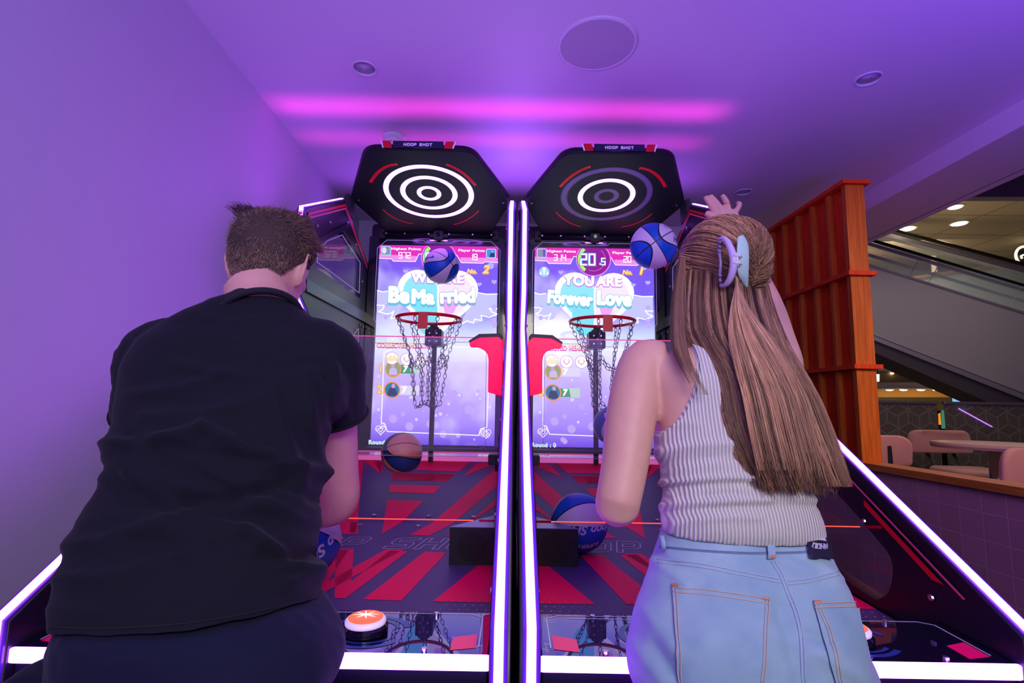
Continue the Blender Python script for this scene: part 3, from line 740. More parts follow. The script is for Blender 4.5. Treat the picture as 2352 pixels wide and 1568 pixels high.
    PW = E_('pale_violet', (.80,.76,1.0), 1.0); YL = E_('yellow', (1,.78,.25), 1.0); OR = E_('orange', (1,.38,.02), .9); MD = E_('plum', (.34,.0,.36), .8)
    GR = E_('green', (.45,1,.15), 1); DG = E_('dark_green', (.06,.42,.22), .8); LB = E_('light_blue', (.42,.68,1), .9); NV = E_('navy', (.02,.06,.22), .6); SK = E_('skin', (.75,.42,.62), .9); BL = E_('mid_blue', (.05,.32,.85), .9)
    RS = E_('rose', (1,.25,.35), .9); IN = E_('indigo', (.16,.09,.62), .9); VM = E_('violet_outline', (.62,.12,.80), .9); TQ = E_('turquoise', (.15,.62,.82), .9); HM = E_('light_magenta', (.90,.30,.90), .95)
    # wings, heart
    dx = 0 if L else 30; dy = 0 if L else 25
    def sh(pts): return [(p[0]+dx, p[1]+dy) for p in pts]
    put([sh([(35,1170),(150,1215),(250,1290),(330,1260),(420,1100),(330,880),(40,865)]), sh([(1835,890),(1560,880),(1400,1100),(1300,1330),(1400,1330),(1480,1340),(1620,1300),(1600,1210),(1835,1230)])], E_('wing_violet', (.60,.60,1.0), .95), 'wing_shapes', conv=U)
    hx, hy, hs = (950+dx, 950+dy, 640)
    put([[(p[0], 2*hy-p[1]) for p in heart(hx, hy-30, hs)]], W, 'heart_outline', conv=U)
    hp = [(p[0], 2*hy-p[1]) for p in heart(hx, hy-35, hs*.86)]
    put([clip(hp, lambda p: hx-10-p[0])], CY, 'heart_half', conv=U); put([clip(hp, lambda p: p[0]-hx-10)], E_('blush', (.95,.82,1), 1), 'heart_half', conv=U)
    put([sh([(1040,1000),(1235,1000),(1225,1100),(1180,1190),(1060,1190),(1030,1080)]), sh([(1330,1150),(1400,1100),(1430,960),(1400,900),(1330,1000)])][:1], PK, 'heart_shine', conv=U)
    put([sh(circ(780,1180,170,30,ry=330)), ], E_('bright_cyan', (.22,.80,1.0), .95), 'heart_shine', conv=U)
    wl = []
    for seq in ([(45,860),(120,880),(215,865)], [(40,1085),(155,1085),(120,1150),(60,1180),(180,1215),(250,1205),(290,1170),(270,1225),(245,1285),(330,1270)], [(1835,1110),(1720,1110),(1760,1160),(1835,1190),(1720,1240),(1600,1215),(1610,1290),(1500,1275),(1480,1330),(1390,1300),(1300,1350)], [(1545,870),(1680,890),(1835,885)]):
        wl += line2d(sh(seq), 16)
    put(wl, W, 'wing_lines', conv=U)
    # falling hearts and bokeh
    hrt = [heart(470,-560,38), heart(1570,-740,38), heart(1790,-700,42), heart(1790,-1280,40), heart(180,-1090,30)]
    put([[(p[0], -p[1]) for p in h] for h in hrt]+[circ(1735,455,48), circ(170,1265,34), circ(1790,1085,38), circ(1800,1360,38)], E_('soft_violet', (.58,.45,1), .95), 'floating_hearts', conv=U)
    # header
    put([[(-20,150),(1900,150),(1900,400),(1650,395),(1620,412),(1300,412),(1235,290),(665,290),(615,405),(285,405),(265,370),(-20,362)]], MG, 'header_band', conv=lambda p: (min(1, max(0, U((p[0], p[1]+(20 if not L else 0)))[0])), max(0, U((p[0], p[1]+(20 if not L else 0)))[1])))
    put([[(-20,300),(100,300),(640,320),(615,405),(285,405),(265,370),(-20,362)], [(1280,330),(1900,330),(1900,400),(1650,395),(1620,412),(1300,412)]], HM, 'header_band_glow', conv=lambda p: (min(1, max(0, U((p[0], p[1]+(20 if not L else 0)))[0])), max(0, U((p[0], p[1]+(20 if not L else 0)))[1])))
    d2 = 0 if L else 20
    put(line2d([(80,362+d2),(262,370+d2),(285,405+d2),(615,405+d2),(665,288+d2),(720,290+d2)], 9)+line2d([(1230,292+d2),(1300,412+d2),(1620,415+d2),(1655,392+d2),(1845,400+d2)], 9), W, 'header_line', conv=U)
    # centre timer
    tcx, tcy, tr = (965, 350, 250)
    def CT(p): q = U(p); return (q[0], max(.001, q[1]))
    put([circ(tcx,tcy,tr+14,48)], HM, 'timer_halo', conv=CT); put([circ(tcx,tcy,tr,48)], MD, 'timer_disc', conv=CT)
    put(ringp(tcx,tcy,tr-62,tr-12,PI*.70,PI*1.28,16), GR, 'timer_arc', conv=CT)
    put(ringp(tcx,tcy,tr-72,tr-67,-.9,2.0,24), HM, 'timer_ring', conv=CT)
    fl = lambda polys: [[(p[0], 2*tcy-p[1]) for p in P_] for P_ in polys]
    dg = seg_polys('20' if not L else '64', 775, 265, 165, 24) + seg_polys('.5', 1055, 268, 100, 16, .5)
    dgw = seg_polys('20' if not L else '64', 775, 265, 165, 44, .62, 24) + seg_polys('.5', 1055, 268, 100, 30, .5, 16)
    put(fl(dgw), BL, 'timer_digits_outline', conv=CT); put(fl(dg), W, 'timer_digits', conv=CT)
    # texts
    def txt(s, x, y, h, mt, nm, off=.0, shear=0, conv=U, rot=0, dz=1, xs=1, sp=1, align='CENTER'):
        me = text2d(s, 1.0, 0, 0, shear, align, sp)
        bm = bmesh.new(); bm.from_mesh(me); bmesh.ops.triangulate(bm, faces=bm.faces[:]); base = [[v.co.copy() for v in f.verts] for f in bm.faces]; bm.free(); bpy.data.meshes.remove(me)
        lay[0] += dz; o_ = lay[0]*.00012; c_, s__ = math.cos(rot), math.sin(rot); vs, fs = [], []
        sh_ = [(0, 0)]+([(off*1.15*math.cos(q), off*1.15*math.sin(q)) for q in [2*PI*i/10 for i in range(10)]] if off > 0 else [])
        for k_i, (ox, oy) in enumerate(sh_):
            for tri in base:
                for v in tri:
                    a, b = (v.x+ox)*xs*h*1.35, (v.y+oy)*h*1.35; q = conv((x+a*c_-b*s__, y-(a*s__+b*c_)))
                    vs.append(LF(q[0], q[1], o_+k_i*.000008))
                fs.append((len(vs)-3, len(vs)-2, len(vs)-1))
        me = bpy.data.meshes.new(nm); me.from_pydata(vs, [], fs)
        return link(nm, me, mt, screen)
    for s, x, y in (('Highest Points', 478, 212+d2), ('Player Points', 1450, 222+d2)):
        txt(s, x, y, 38, W, 'caption_text', .03, sp=1.1, xs=1.32)
    sc1, sc2 = (('972', '19') if L else ('314', '20'))
    put([[(p[0], -p[1]) for p in P_] for P_ in seg_polys(sc1, 370, -(355+d2), 88, 13, .58)+seg_polys(sc2, 1425, -(365+d2), 88, 13, .58)], W, 'score_digits', conv=U)
    for ax, ay, k in ((178, 245+d2, 0), (1742, 262+d2, 1)):
        if not L and k == 1: ax = 1760
        sq = rounded([(ax-75, ay-72), (ax+75, ay-72), (ax+75, ay+72), (ax-75, ay+72)], 26)
        put([sq], E_('pale_cyan', (.35,.85,1), .95), 'avatar_frame', conv=U)
        put([rounded([(ax-62, ay-60), (ax+62, ay-60), (ax+62, ay+60), (ax-62, ay+60)], 18)], BL if k else (E_('grey_blue', (.30,.35,.55), .8)), 'avatar_picture', conv=U)
        if k: put([circ(ax+20, ay-28, 16), ], SK, 'avatar_head', conv=U); put([[(ax-25,ay+60),(ax-10,ay),(ax+15,ay-15),(ax+45,ay-8),(ax+55,ay+60)]], NV, 'avatar_body', conv=U)
        elif L: put([circ(ax-25, ay-5, 34, ry=50)], PW, 'avatar_shape', conv=U)
        else: put([[(ax+18,ay-60),(ax+60,ay-60),(ax+60,ay+60),(ax+22,ay+60)]], IN, 'avatar_shape', conv=U)
    if not L:
        put([circ(217,558,80)], LB, 'network_icon_disc', conv=U)
        bx = lambda x, y, a: [(x-a,y-a),(x+a,y-a),(x+a,y+a),(x-a,y+a)]
        put([bx(217,515,24), bx(167,585,15), bx(217,585,15), bx(265,585,15)]+line2d([(167,575),(167,553),(265,553),(265,575)], 6)+line2d([(217,535),(217,570)], 6), W, 'network_icon', conv=U)
    # rank
    nx = 0 if L else 20
    rk = '2' if L else '1'
    for c_, o_, k in ((OR, .09, 8), (YL, .035, 0)):
        txt('No.', 1455+nx, 545+k, 70, c_, 'rank_text', o_, .25, sp=1.05); txt(rk, 1660+nx, 515+k, 125, c_, 'rank_text', o_, .25)
    # messages
    if L: msgs = [('WE ARE', 950, 665, 150, VM, 1.0, 0), ]; big = [('Be', 365, 935, 235, TQ, -.04, .92), ('Ma', 725, 955, 215, TQ, -.02, .94), ('rried', 1245, 930, 220, E_('steel_blue', (.30,.45,.75), .9), .05, .84)]
    else: msgs = [('YOU', 750, 695, 150, VM, 1.0, -.03), ('ARE', 1200, 700, 150, VM, 1.0, 0)]; big = [('Forever', 605, 970, 190, TQ, -.07, .78), ('Love', 1275, 960, 215, TQ, -.04, .88)]
    for s, x, y, h, mt_, o_, r_ in msgs:
        txt(s, x, y+6, h, mt_, 'message_outline', .085, rot=r_, sp=1.08, xs=o_); txt(s, x, y, h, W, 'message_text', .05, rot=r_, sp=1.08, xs=o_)
    for s, x, y, h, mt_, r_, xs_ in big:
        txt(s, x, y+34, h, mt_, 'message_shadow', .085, rot=r_, sp=1.06, xs=xs_); txt(s, x, y, h, mt_, 'message_outline', .085, rot=r_, sp=1.06, xs=xs_); txt(s, x, y, h, W, 'message_text', .06, rot=r_, sp=1.06, xs=xs_)
    # ---- lower half
    bok = random.Random(3)
    put([circ(bok.uniform(120,1500), bok.uniform(560,1190), bok.uniform(10,55), 20) for _ in range(26)], E_('bokeh', (.58,.42,1.0), 1), 'bokeh_dots', conv=Lw)
    put([circ(bok.uniform(120,1500), bok.uniform(420,1190), bok.uniform(6,20), 16) for _ in range(22)], PW, 'bokeh_dots', conv=Lw)
    fr = line2d([(300,150),(215,185),(190,1010),(230,1020),(265,1108),(1350,1135),(1375,1060),(1445,1040),(1460,210),(1400,180),(1390,110),(760,110)], 10)
    for hx_, hy_ in ((185,1090), (1435,1110), (1450,110), (315,50)):
        hp = [(p[0], 2*hy_-p[1]) for p in heart(hx_, hy_, 62)]; fr += line2d(hp, 7, True)
        hp = [(p[0], 2*hy_-p[1]) for p in heart(hx_, hy_, 28)]; fr += line2d(hp, 6, True)
    put(fr, W, 'frame_line', conv=Lw)
    txt('COLLECTED HEARTS', 440, 102, 62, MG, 'heading_outline', .10, conv=Lw, xs=.72, sp=1.12); txt('COLLECTED HEARTS', 440, 94, 62, E_('pale_yellow', (1,.95,.5), 1), 'heading_text', .03, conv=Lw, xs=.72, sp=1.12)
    for ax, ay, k in ((325, 382, 0), (315, 627, 1)):
        bar = [(ax, ay-55), (ax+320, ay-55), (ax+320, ay+55), (ax, ay+55)]
        hl = (k == 0) if L else (k == 1)
        put([bar], PW if not hl else E_('pale_green', (.62,.82,.75), .9), 'score_bar', conv=Lw)
        if hl: put([[(ax, ay-50), (ax+190, ay-50), (ax+210, ay+50), (ax, ay+50)]], DG, 'score_bar_fill', conv=Lw)
        put([circ(ax, ay, 98)], OR if k == 0 or 1 else YL, 'avatar_ring', conv=Lw); put([circ(ax, ay, 84)], (E_('olive', (.35,.50,.15), .8) if k == 0 else E_('teal', (.0,.25,.42), .8)), 'avatar_picture', conv=Lw)
        if k == 0:
            put([[(ax-50,ay+68),(ax-45,ay+5),(ax-20,ay-15),(ax+25,ay-15),(ax+45,ay+10),(ax+50,ay+68)]], E_('lilac', (.70,.55,.95), .95), 'avatar_body', conv=Lw); put([circ(ax-5, ay-42, 24, ry=28)], SK, 'avatar_head', conv=Lw)
        else:
            put([[(ax-55,ay+62),(ax-40,ay-15),(ax-10,ay-25),(ax+40,ay-15),(ax+65,ay+50),(ax+30,ay+75)]], NV, 'avatar_body', conv=Lw); put([circ(ax+15, ay-48, 22, ry=26)], SK, 'avatar_head', conv=Lw)
        txt('7', ax+138, ay, 75, W, 'score_text', .05, .15, conv=Lw)
        txt('12'[k], ax-148, ay, 95, OR, 'place_outline', .07, conv=Lw); txt('12'[k], ax-148, ay, 95, YL, 'place_text', .02, conv=Lw)
    put([circ(310,255,75), circ(485,265,75), circ(660,265,75)], VM, 'heart_token_rim', conv=Lw); put([circ(310,255,70), circ(485,265,70), circ(660,265,70)], W, 'heart_token', conv=Lw)
    put([[(p[0], 530-p[1]) for p in heart(x, 265, 42)] for x in (485, 660)], RS, 'token_heart', conv=Lw); put([[(p[0], 530-p[1]) for p in heart(x, 268, 32)] for x in (485, 660)], W, 'token_heart_glint', conv=Lw)
    put([[(250,290),(230,220),(270,250),(290,205),(315,245),(340,205),(360,250),(395,215),(375,290)]], E_('gold', (1,.9,.45), 1), 'crown', conv=Lw)
    txt('Round : 0', 190, 1235, 50, E_('ice', (.7,1,1), 1), 'round_text', .04, conv=Lw, sp=1.1)

    # ---- hinge bar and camera module above the screen
    bm = bmesh.new(); tube(bm, [(cx-.335, 3.0, 2.262), (cx+.335, 3.0, 2.262)], .017, 14); hg = link('hinge_bar', bm, black, root, True)
    bm = bmesh.new(); box(bm, (cx-.028, 2.965, 2.225), (cx+.028, 3.0, 2.285), .004); box(bm, (cx-.055, 2.98, 2.245), (cx+.055, 3.0, 2.262), .002); cm = link('camera_module', bm, blackm, root)
    bm = bmesh.new(); tube(bm, [(cx, 2.966, 2.255), (cx, 2.952, 2.253)], .011, 16); link('camera_lens', bm, blackg, cm)
    for s in (-1, 1):
        bm = bmesh.new(); box(bm, (cx+s*.335-.018, 2.985, 2.235), (cx+s*.335+.018, 3.02, 2.29), .004); link('hinge_plate', bm, blackm, root)
        bm = bmesh.new()
        for dx_ in (.06, .2, .31): tube(bm, [(cx+s*dx_, 2.984, 2.262), (cx+s*dx_, 2.98, 2.262)], .005, 8)
        link('hinge_screws', bm, screwm, hg)
    # ---- canopy
    Z0 = canz; ex, ey = V((1, 0, 0)), V((0, 1, -.208)).normalized(); k_ = ey.y
    def cp2(x, Y): return (x, (Y-2.60)/k_)
    half = [(.338, 3.015), (.303, 2.985), (.423, 2.665), (.245, 2.276)]
    loop = [cp2(x, y) for x, y in half]+[cp2(-x, y) for x, y in reversed(half)]
    me = plate2d([rounded(loop, [.01, .02, .015, .06, .06, .015, .02, .01], 6)], .032, .006)
    M_ = frame_m((cx, 2.60, CP.z), ex, ey); up_n = ex.cross(ey)     # up_n points up
    me.transform(Matrix.Translation(up_n*.016)@M_); can = link('canopy', me, black, root)
    def cl(x, y, o=0): return V((cx, 2.60, CP.z))+ex*x+ey*y-up_n*(.0006+o)
    for i, (r0, r1) in enumerate(((.206, .232), (.122, .147), (.041, .0625))):
        lit = L or i == 1
        f_ = Flat(lambda a, b, q: cl(a, b, .0004))
        for q in ringp(0, 0, r0, r1, n=72): f_.poly(q)
        r_ = link('light_ring', f_.bm, rim_lit if lit else rim_off, can)
        if not lit: r_['label'] = 'unlit dull violet ring'
    f_ = Flat(lambda a, b, q: cl(a, b, .0002))
    for q in ringp(0, 0, .200, .238, n=72)+ringp(0, 0, .117, .152, n=72)+ringp(0, 0, .036, .067, n=72): f_.poly(q)
    link('ring_surround', f_.bm, mat('deep_blue_print', (.01,.015,.06), .3), can)
    arcs = [((852,417), (876,389), (910,377), .0105), ((1028,378), (1062,396), (1091,424), .0105), ((880,481), (910,502), (947,513), .005), ((1043,515), (1073,504), (1099,484), .005)]
    for a, b, c, wd in arcs:
        pts = []
        for u, v in (a, b, c):
            q = atP(u, v, CP, CN); x = q.x-(XM-HS); pts.append(V(((x if L else -x), (q.y-2.60)/k_)))
        P0, P1, P2 = pts; ctrl = P1*2-(P0+P2)/2; f_ = Flat(lambda a_, b_, q: cl(a_, b_, .0004))
        cur = [P0*(1-t)**2+ctrl*2*t*(1-t)+P2*t*t for t in [i/14 for i in range(15)]]
        for q in line2d([p[:] for p in cur], wd*1.6): f_.poly(q)
        link('red_arc', f_.bm, mat('red_canopy_print', (.85,.0,.03), .35, emit=(.8,0,.04), es=.12), can)
    # header on the front lip
    fm = frame_m(V((cx, 2.2625, canz(2.2625)+.019)), (1, 0, 0), (0, .10, 1))
    me = plate2d([[(-.115, -.016), (.115, -.016), (.115, .018), (-.115, .018)]], .004); me.transform(fm); hd = link('header_plate', me, mat('deep_blue_print', (.01,.015,.06), .3), can)
    for s in (-1, 1):
        me = plate2d([[(s*.118, -.016), (s*.155, -.016), (s*.165, .018), (s*.128, .018)]], .005); me.transform(fm); link('red_block', me, red, hd)
        me = plate2d([[(s*.157, -.016), (s*.163, -.016), (s*.173, .018), (s*.167, .018)]], .005); me.transform(fm); link('white_edge', me, etched, hd)
    me = plate2d([[(a, b) for a, b in lp] for lp in word_loops('HOOP SHOT', .0145, 0)], .002); me.transform(Matrix.Translation((0, -.0025, 0))@fm); link('title_text', me, mat('lilac_lettering', (.75,.55,.9), .4, emit=(.6,.4,.9), es=.3), hd)
    for s in (-1, 1):
        bm = bmesh.new(); q = cl(s*.385, .07, .0); tube(bm, [q, q-up_n*.004], .006, 8); link('canopy_screw', bm, screwm, can)
        bm = bmesh.new(); box(bm, (cx+s*.425-.012, 2.60, 2.24), (cx+s*.425+.012, 2.70, 2.345), .003); link('canopy_bracket', bm, blackm, root)
    # magenta ceiling bands come from the added fills above the canopies
    # ---- hoop
    RY, RZ, RR = 2.745, 1.716, .1693
    bm = bmesh.new(); tube(bm, [(cx+RR*math.cos(q), RY+RR*math.sin(q), RZ) for q in [2*PI*i/64 for i in range(64)]], .0085, 12, closed=True)
    hoop = link('hoop_rim', bm, redrim, root, True)
    tx = cx-.002
    bm = bmesh.new(); box(bm, (tx-.024, RY-RR-.012, RZ-.078), (tx+.024, RY-RR-.008, RZ+.006), .001); link('red_tab', bm, mat('orange_red_plate', (.80,.04,.02), .4), hoop)
    bm = bmesh.new(); box(bm, (cx-.046, 2.90, RZ-.125), (cx+.046, 3.0, RZ-.03), .004); mt_ = link('hoop_mount', bm, blackm, root)
    bm = bmesh.new(); 
    for a, b in ((-.02, -.055), (.02, -.055), (0, -.075), (-.02, -.1), (.02, -.1)): tube(bm, [(cx+a, 2.901, RZ+b), (cx+a, 2.896, RZ+b)], .005, 8)
    link('mount_bolts', bm, screwm, mt_)
    bm = bmesh.new(); box(bm, (cx-.03, RY+RR-.01, RZ-.04), (cx+.03, 2.93, RZ-.02)); box(bm, (cx-.02, RY+RR-.004, RZ-.025), (cx+.02, RY+RR+.004, RZ+.002)); link('support_arm', bm, blackm, hoop)
    bm = bmesh.new(); box(bm, (cx-.013, 2.955, rampz(2.95)-.03), (cx+.013, 2.975, RZ-.12), .002); link('pole', bm, blackm, root)
    rc = random.Random(5 if L else 9); n_ch = 9
    def links(path, seg=.031):
        bm = bmesh.new(); d = [0]
        for a, b in zip(path, path[1:]): d.append(d[-1]+(b-a).length)
        def at(s):
            for i in range(len(d)-1):
                if s <= d[i+1]: return path[i].lerp(path[i+1], (s-d[i])/(d[i+1]-d[i]+1e-9))
            return path[-1]
        k = int(d[-1]/(seg*.78)); prevp = None
        for i in range(k):
            a, b = at(i*seg*.78), at(i*seg*.78+seg); ax = (b-a).normalized(); c = (a+b)/2
            s1 = ax.orthogonal().normalized(); s1.rotate(Matrix.Rotation((i % 2)*PI/2+.5+rc.uniform(-.25, .25), 3, ax))
            pts = []
            for q in range(10):
                t = 2*PI*q/10; pts.append(c+ax*(math.cos(t)*seg*.5*.95)+s1*(math.copysign(abs(math.sin(t))**.6, math.sin(t))*seg*.24))
            tube(bm, pts, .0017, 5, closed=True)
        return bm
    ends = []
    for i in range(n_ch):
        a = 2*PI*(i+.35)/n_ch; sx_, sy_ = math.cos(a), math.sin(a)
        t0 = V((cx+RR*sx_, RY+RR*sy_, RZ-.008)); b_off = rc.uniform(-.012, .012)
        mid = V((cx+.6*RR*sx_+(.0 if L else .015)+b_off, RY+.62*RR*sy_, RZ-.19)); low = V((cx+(-.0 if L else .01)+.40*RR*sx_+b_off, RY+.42*RR*sy_, RZ-.42-rc.uniform(0, .05)))
        link('chain', links([t0, mid.lerp(t0, .5)+V((0, 0, -.01)), mid, mid.lerp(low, .5)+V((b_off, 0, 0)), low]), chainm, hoop); ends.append((mid, low))
    for lev in (0, 1):
        for i in range(0, n_ch, 1 if lev == 0 else 2):
            a, b = ends[i][lev], ends[(i+1+lev) % n_ch][lev]
            if lev == 0: a = a+V((0, 0, -.07)) if i % 2 else a
            if lev == 0: b = b+V((0, 0, -.07)) if (i+1) % 2 else b
            link('chain', links([a, (a+b)/2+V((0, 0, -.02)), b]), chainm, hoop)
        # hooks
    bm = bmesh.new()
    for i in range(n_ch):
        a = 2*PI*(i+.35)/n_ch; t0 = V((cx+RR*math.cos(a), RY+RR*math.sin(a), RZ)); tube(bm, [t0, t0-V((0, 0, .016))], .0035, 6)
    link('chain_hooks', bm, redrim, hoop)
    # ---- playfield
    bm = bmesh.new(); xs = (cx-.410, cx+.410)
    for Ya, Yb in ((RA, RB), (RB, RC)):
        vs = [bm.verts.new((x, y, rampz(min(y, RC))-d)) for x in xs for y in (Ya, Yb) for d in (0, .02)]
        bm.faces.new((vs[0], vs[4], vs[6], vs[2])); bm.faces.new((vs[1], vs[3], vs[7], vs[5])); bm.faces.new((vs[0], vs[1], vs[5], vs[4])); bm.faces.new((vs[2], vs[6], vs[7], vs[3])); bm.faces.new((vs[0], vs[2], vs[3], vs[1])); bm.faces.new((vs[4], vs[5], vs[7], vs[6]))
    pf = link('playfield', bm, rampdark, root)
    def z3(pts): return [(700+x/3.136, 740+y/3.136) for x, y in pts]
    def z5(pts): return [(700+x/3.5, 1120+y/3.5) for x, y in pts]
    polys = [(z3([(490,985),(560,1005),(548,1095)]), 0), (z3([(800,1065),(1110,1075),(1190,1005),(850,995)]), 0), (z3([(630,1088),(1085,1090),(1030,1145),(625,1135)]), 1),
        (z3([(615,1168),(980,1180),(925,1235),(608,1225)]), 0), (z3([(597,1278),(855,1287),(720,1420),(553,1525),(575,1400)]), 0), (z3([(1400,1030),(1400,1168),(895,1537),(757,1530)]), 1),
        (z3([(1145,1108),(1235,1020),(1400,1000),(1400,1006)]), 1), (z5([(1560,65),(1560,128),(1260,300),(1180,390),(1135,388)]), 1), ([(820,1056),(835,1056),(829,1120),(817,1223),(803,1223),(811,1120)], 0),
        (z5([(250,490),(395,490),(372,755),(680,505),(828,512),(325,890),(240,888)]), 1), (z5([(965,515),(1140,522),(775,908),(470,898)]), 1), (z5([(1455,572),(1545,572),(1545,925),(1030,915)]), 1)]
    f_ = Flat(lambda x, y, q: (cx+x, y, rampz(y)+.0008))
    def add_ramp(pts2):
        a = clip(pts2, lambda p: .409-p[0]) if len(pts2) < 8 else pts2; a = clip(a, lambda p: RC-p[1]) if a else a; a = clip(a, lambda p: p[1]-RA) if a else a
        for c_ in (lambda p: RB-p[1], lambda p: p[1]-RB):
            q = clip(a, c_) if a else a
            if q and len(q) > 2: f_.poly(q)
    for pts, both in polys:
        q = [hitramp(u, v) for u, v in pts]; q = [(p.x-(XM-HS), p.y) for p in q]
        m1 = q if L else [(-x, y) for x, y in q]
        if not L: m1 = m1[::-1]
        add_ramp([(max(-.409, min(.409, x)), y) for x, y in m1])
        if both: add_ramp([(max(-.409, min(.409, -x)), y) for x, y in m1][::-1])
    link('red_graphic', f_.bm, rampred, pf)
    # hollow HOOP SHOT lettering
    tz = hitramp(880, 1247); f_ = Flat(lambda x, y, q: (cx+x, y, rampz(y)+.0012))
    for lp in word_loops('HOOP SHOT', .105, .30, 1.05):
        P_ = [(x*.80, tz.y+y*1.25) for x, y in lp]
        for q in line2d(P_, .0034, True): f_.poly(q)
    link('outlined_text', f_.bm, rampwhite, pf)
    f_ = Flat(lambda x, y, q: (cx+x, y, rampz(y)+.0014))
    for i in range(9):
        for j in range(9):
            r = .0042*(1-i/10)*(1-j/11)
            if r > .0008:
                for s in (-1, 1): f_.poly(circ(s*(.395-i*.021-(j % 2)*.010), 1.17+j*.026, r, 8))
    link('halftone_dots', f_.bm, mat('pink_halftone', (.85,.35,.30), .4), pf)
    bm = bmesh.new()
    for x, y in ((-.3, 2.05), (-.12, 2.05), (.10, 2.05), (.28, 2.05), (-.3, 2.17), (-.1, 2.17), (.12, 2.17), (.3, 2.17)):
        tube(bm, [(cx+x, y, rampz(y)), (cx+x, y, rampz(y)+.004)], .009, 12)
    link('playfield_screws', bm, screwm, pf)
    # corner speakers
    for s in (-1, 1):
        p1, p2, p3 = V((cx+s*.270, 1.60, 0)), V((cx+s*.410, 1.60, 0)), V((cx+s*.410, 1.79, 0)); zb = rampz(1.60); bm = bmesh.new()
        prism(bm, [q+V((0, 0, zb-.002)) for q in (p1, p2, p3)], (0, 0, .108)); spb = link('corner_speaker', bm, mat('speaker_black', (.012,.012,.016), .35), root)
        bm = bmesh.new(); c = V((cx+s*.337, 1.5985, zb+.053))
        for i in range(-6, 7):
            for j in range(-7, 8):
                x, z = i*.0082+(j % 2)*.0041, j*.0066
                if x*x+z*z < .045**2: tube(bm, [c+V((x, 0, z)), c+V((x, .002, z))], .0021, 6)
        link('speaker_holes', bm, mat('hole_black', (.001,.001,.001), .9), spb)
        prism(bm2 := bmesh.new(), [q+V((0, 0, zb+.1065)) for q in (p1, p2, p3)], (0, 0, .002)); link('deflector_plate', bm2, mat('deflector_blue_grey', (.20,.17,.38), .3, .3), spb)
    # red light bar above the playfield
    bm = bmesh.new(); lz = 1.27-.2745; tube(bm, [(cx-.375, 1.287, lz), (cx+.36, 1.287, lz)], .0013, 6); lb_ = link('red_light_beam', bm, laserm, root)
    bm = bmesh.new()
    for s in (-1, 1): box(bm, (min(cx+s*.374, cx+s*.412), 1.284, lz-.003), (max(cx+s*.374, cx+s*.412), 1.290, lz+.003), .001)
    link('beam_mounts', bm, mat('red_smoked_acrylic', (.25,.0,.01), .2), root)
    # ---- guard panel, brackets, rails at the back
    GY = 2.3
    bm = bmesh.new(); box(bm, (cx-.402, GY, 1.27-.205), (cx+.402, GY+.004, 1.27+.292)); gp = link('guard_panel', bm, guard, root)
    bm = bmesh.new(); box(bm, (cx-.402, GY-.0005, 1.27+.2915), (cx+.402, GY+.0045, 1.27+.2955)); link('lit_edge', bm, pinkedge, gp)
    bm = bmesh.new()
    for s in (-1, 1):
        pts = [(s*.02, .262), (s*.16, .262), (s*.185, .272), (s*.30, .272), (s*.33, .25), (s*.335, -.18), (s*.31, -.19)]
        for a, b in zip(pts, pts[1:]): tube(bm, [(cx+a[0], GY-.001, 1.27+a[1]), (cx+b[0], GY-.001, 1.27+b[1])], .0012, 4)
    link('etched_lines', bm, mat('violet_etching', (.25,.12,.35), .4), gp)
    for s in (-1, 1):
        pts = [(.402, .04), (.345, .055), (.345, .20), (.335, .232), (.30, .252), (.262, .252), (.258, .27), (.30, .292), (.385, .296), (.402, .28)]
        P_ = [(s*a, b) for a, b in pts]
        me = plate2d([rounded(P_, [.004, .004, .02, .02, .01, .006, .006, .01, .02, .004])], .012, .003); me.transform(frame_m((cx, GY-.006, 1.27), (1, 0, 0), (0, 0, 1)))
        br_ = link('red_bracket', me, bracket_m, root)
        P2 = [(s*a, b) for a, b in [(.402, .281), (.385, .297), (.30, .293), (.258, .271), (.252, .276), (.298, .308), (.392, .312), (.402, .30)]]
        me = plate2d([P2], .03); me.transform(frame_m((cx, GY-.002, 1.27), (1, 0, 0), (0, 0, 1))); link('black_cap', me, blackm, br_)
        bm = bmesh.new(); box(bm, (min(cx+s*.35, cx+s*.408), GY-.04, 1.27-.255), (max(cx+s*.35, cx+s*.408), GY+.05, 1.27-.212), .003); bl = link('rail_clamp', bm, blackm, root)
        bm = bmesh.new(); tube(bm, [(cx+s*.385, GY, 1.27-.255), (cx+s*.385, GY-.005, 1.27-.285)], .007, 8); link('clamp_knob', bm, mat('dark_maroon_plastic', (.10,.01,.03), .3), bl)
    bm = bmesh.new(); box(bm, (cx-.402, GY-.012, 1.27-.226), (cx+.402, GY+.10, 1.27-.221)); link('ball_stop_shelf', bm, mat('shelf_acrylic', (.55,.35,.55), .06, alpha=.45, coat=1), root)
    bm = bmesh.new(); box(bm, (cx-.41, 2.93, 1.27-.262), (cx+.41, 3.0, 1.27-.245), .002); link('screen_sill', bm, black, root)
    bm = bmesh.new(); box(bm, (cx-.41, 2.985, 1.27-.33), (cx+.41, 3.0, 1.27-.262), .001); link('pink_strip', bm, mat('pink_lit_strip', (.7,.2,.5), .3, emit=(.9,.15,.55), es=.45), root)
    # ---- console
    th = .016; CY0, CY1, CZ0 = .972, RA+.006, 1.27-.434
    def cz(y): return CZ0+(y-CY0)*th
    bm = bmesh.new(); prism(bm, [(cx-.412, CY0, cz(CY0)), (cx+.412, CY0, cz(CY0)), (cx+.412, CY1, cz(CY1)), (cx-.412, CY1, cz(CY1))], (0, 0, -.012)); con = link('console_top', bm, consolem, root)
    def cl2(x, y, q): return (cx+x, y, cz(y)+.0007)
    f_ = Flat(cl2)
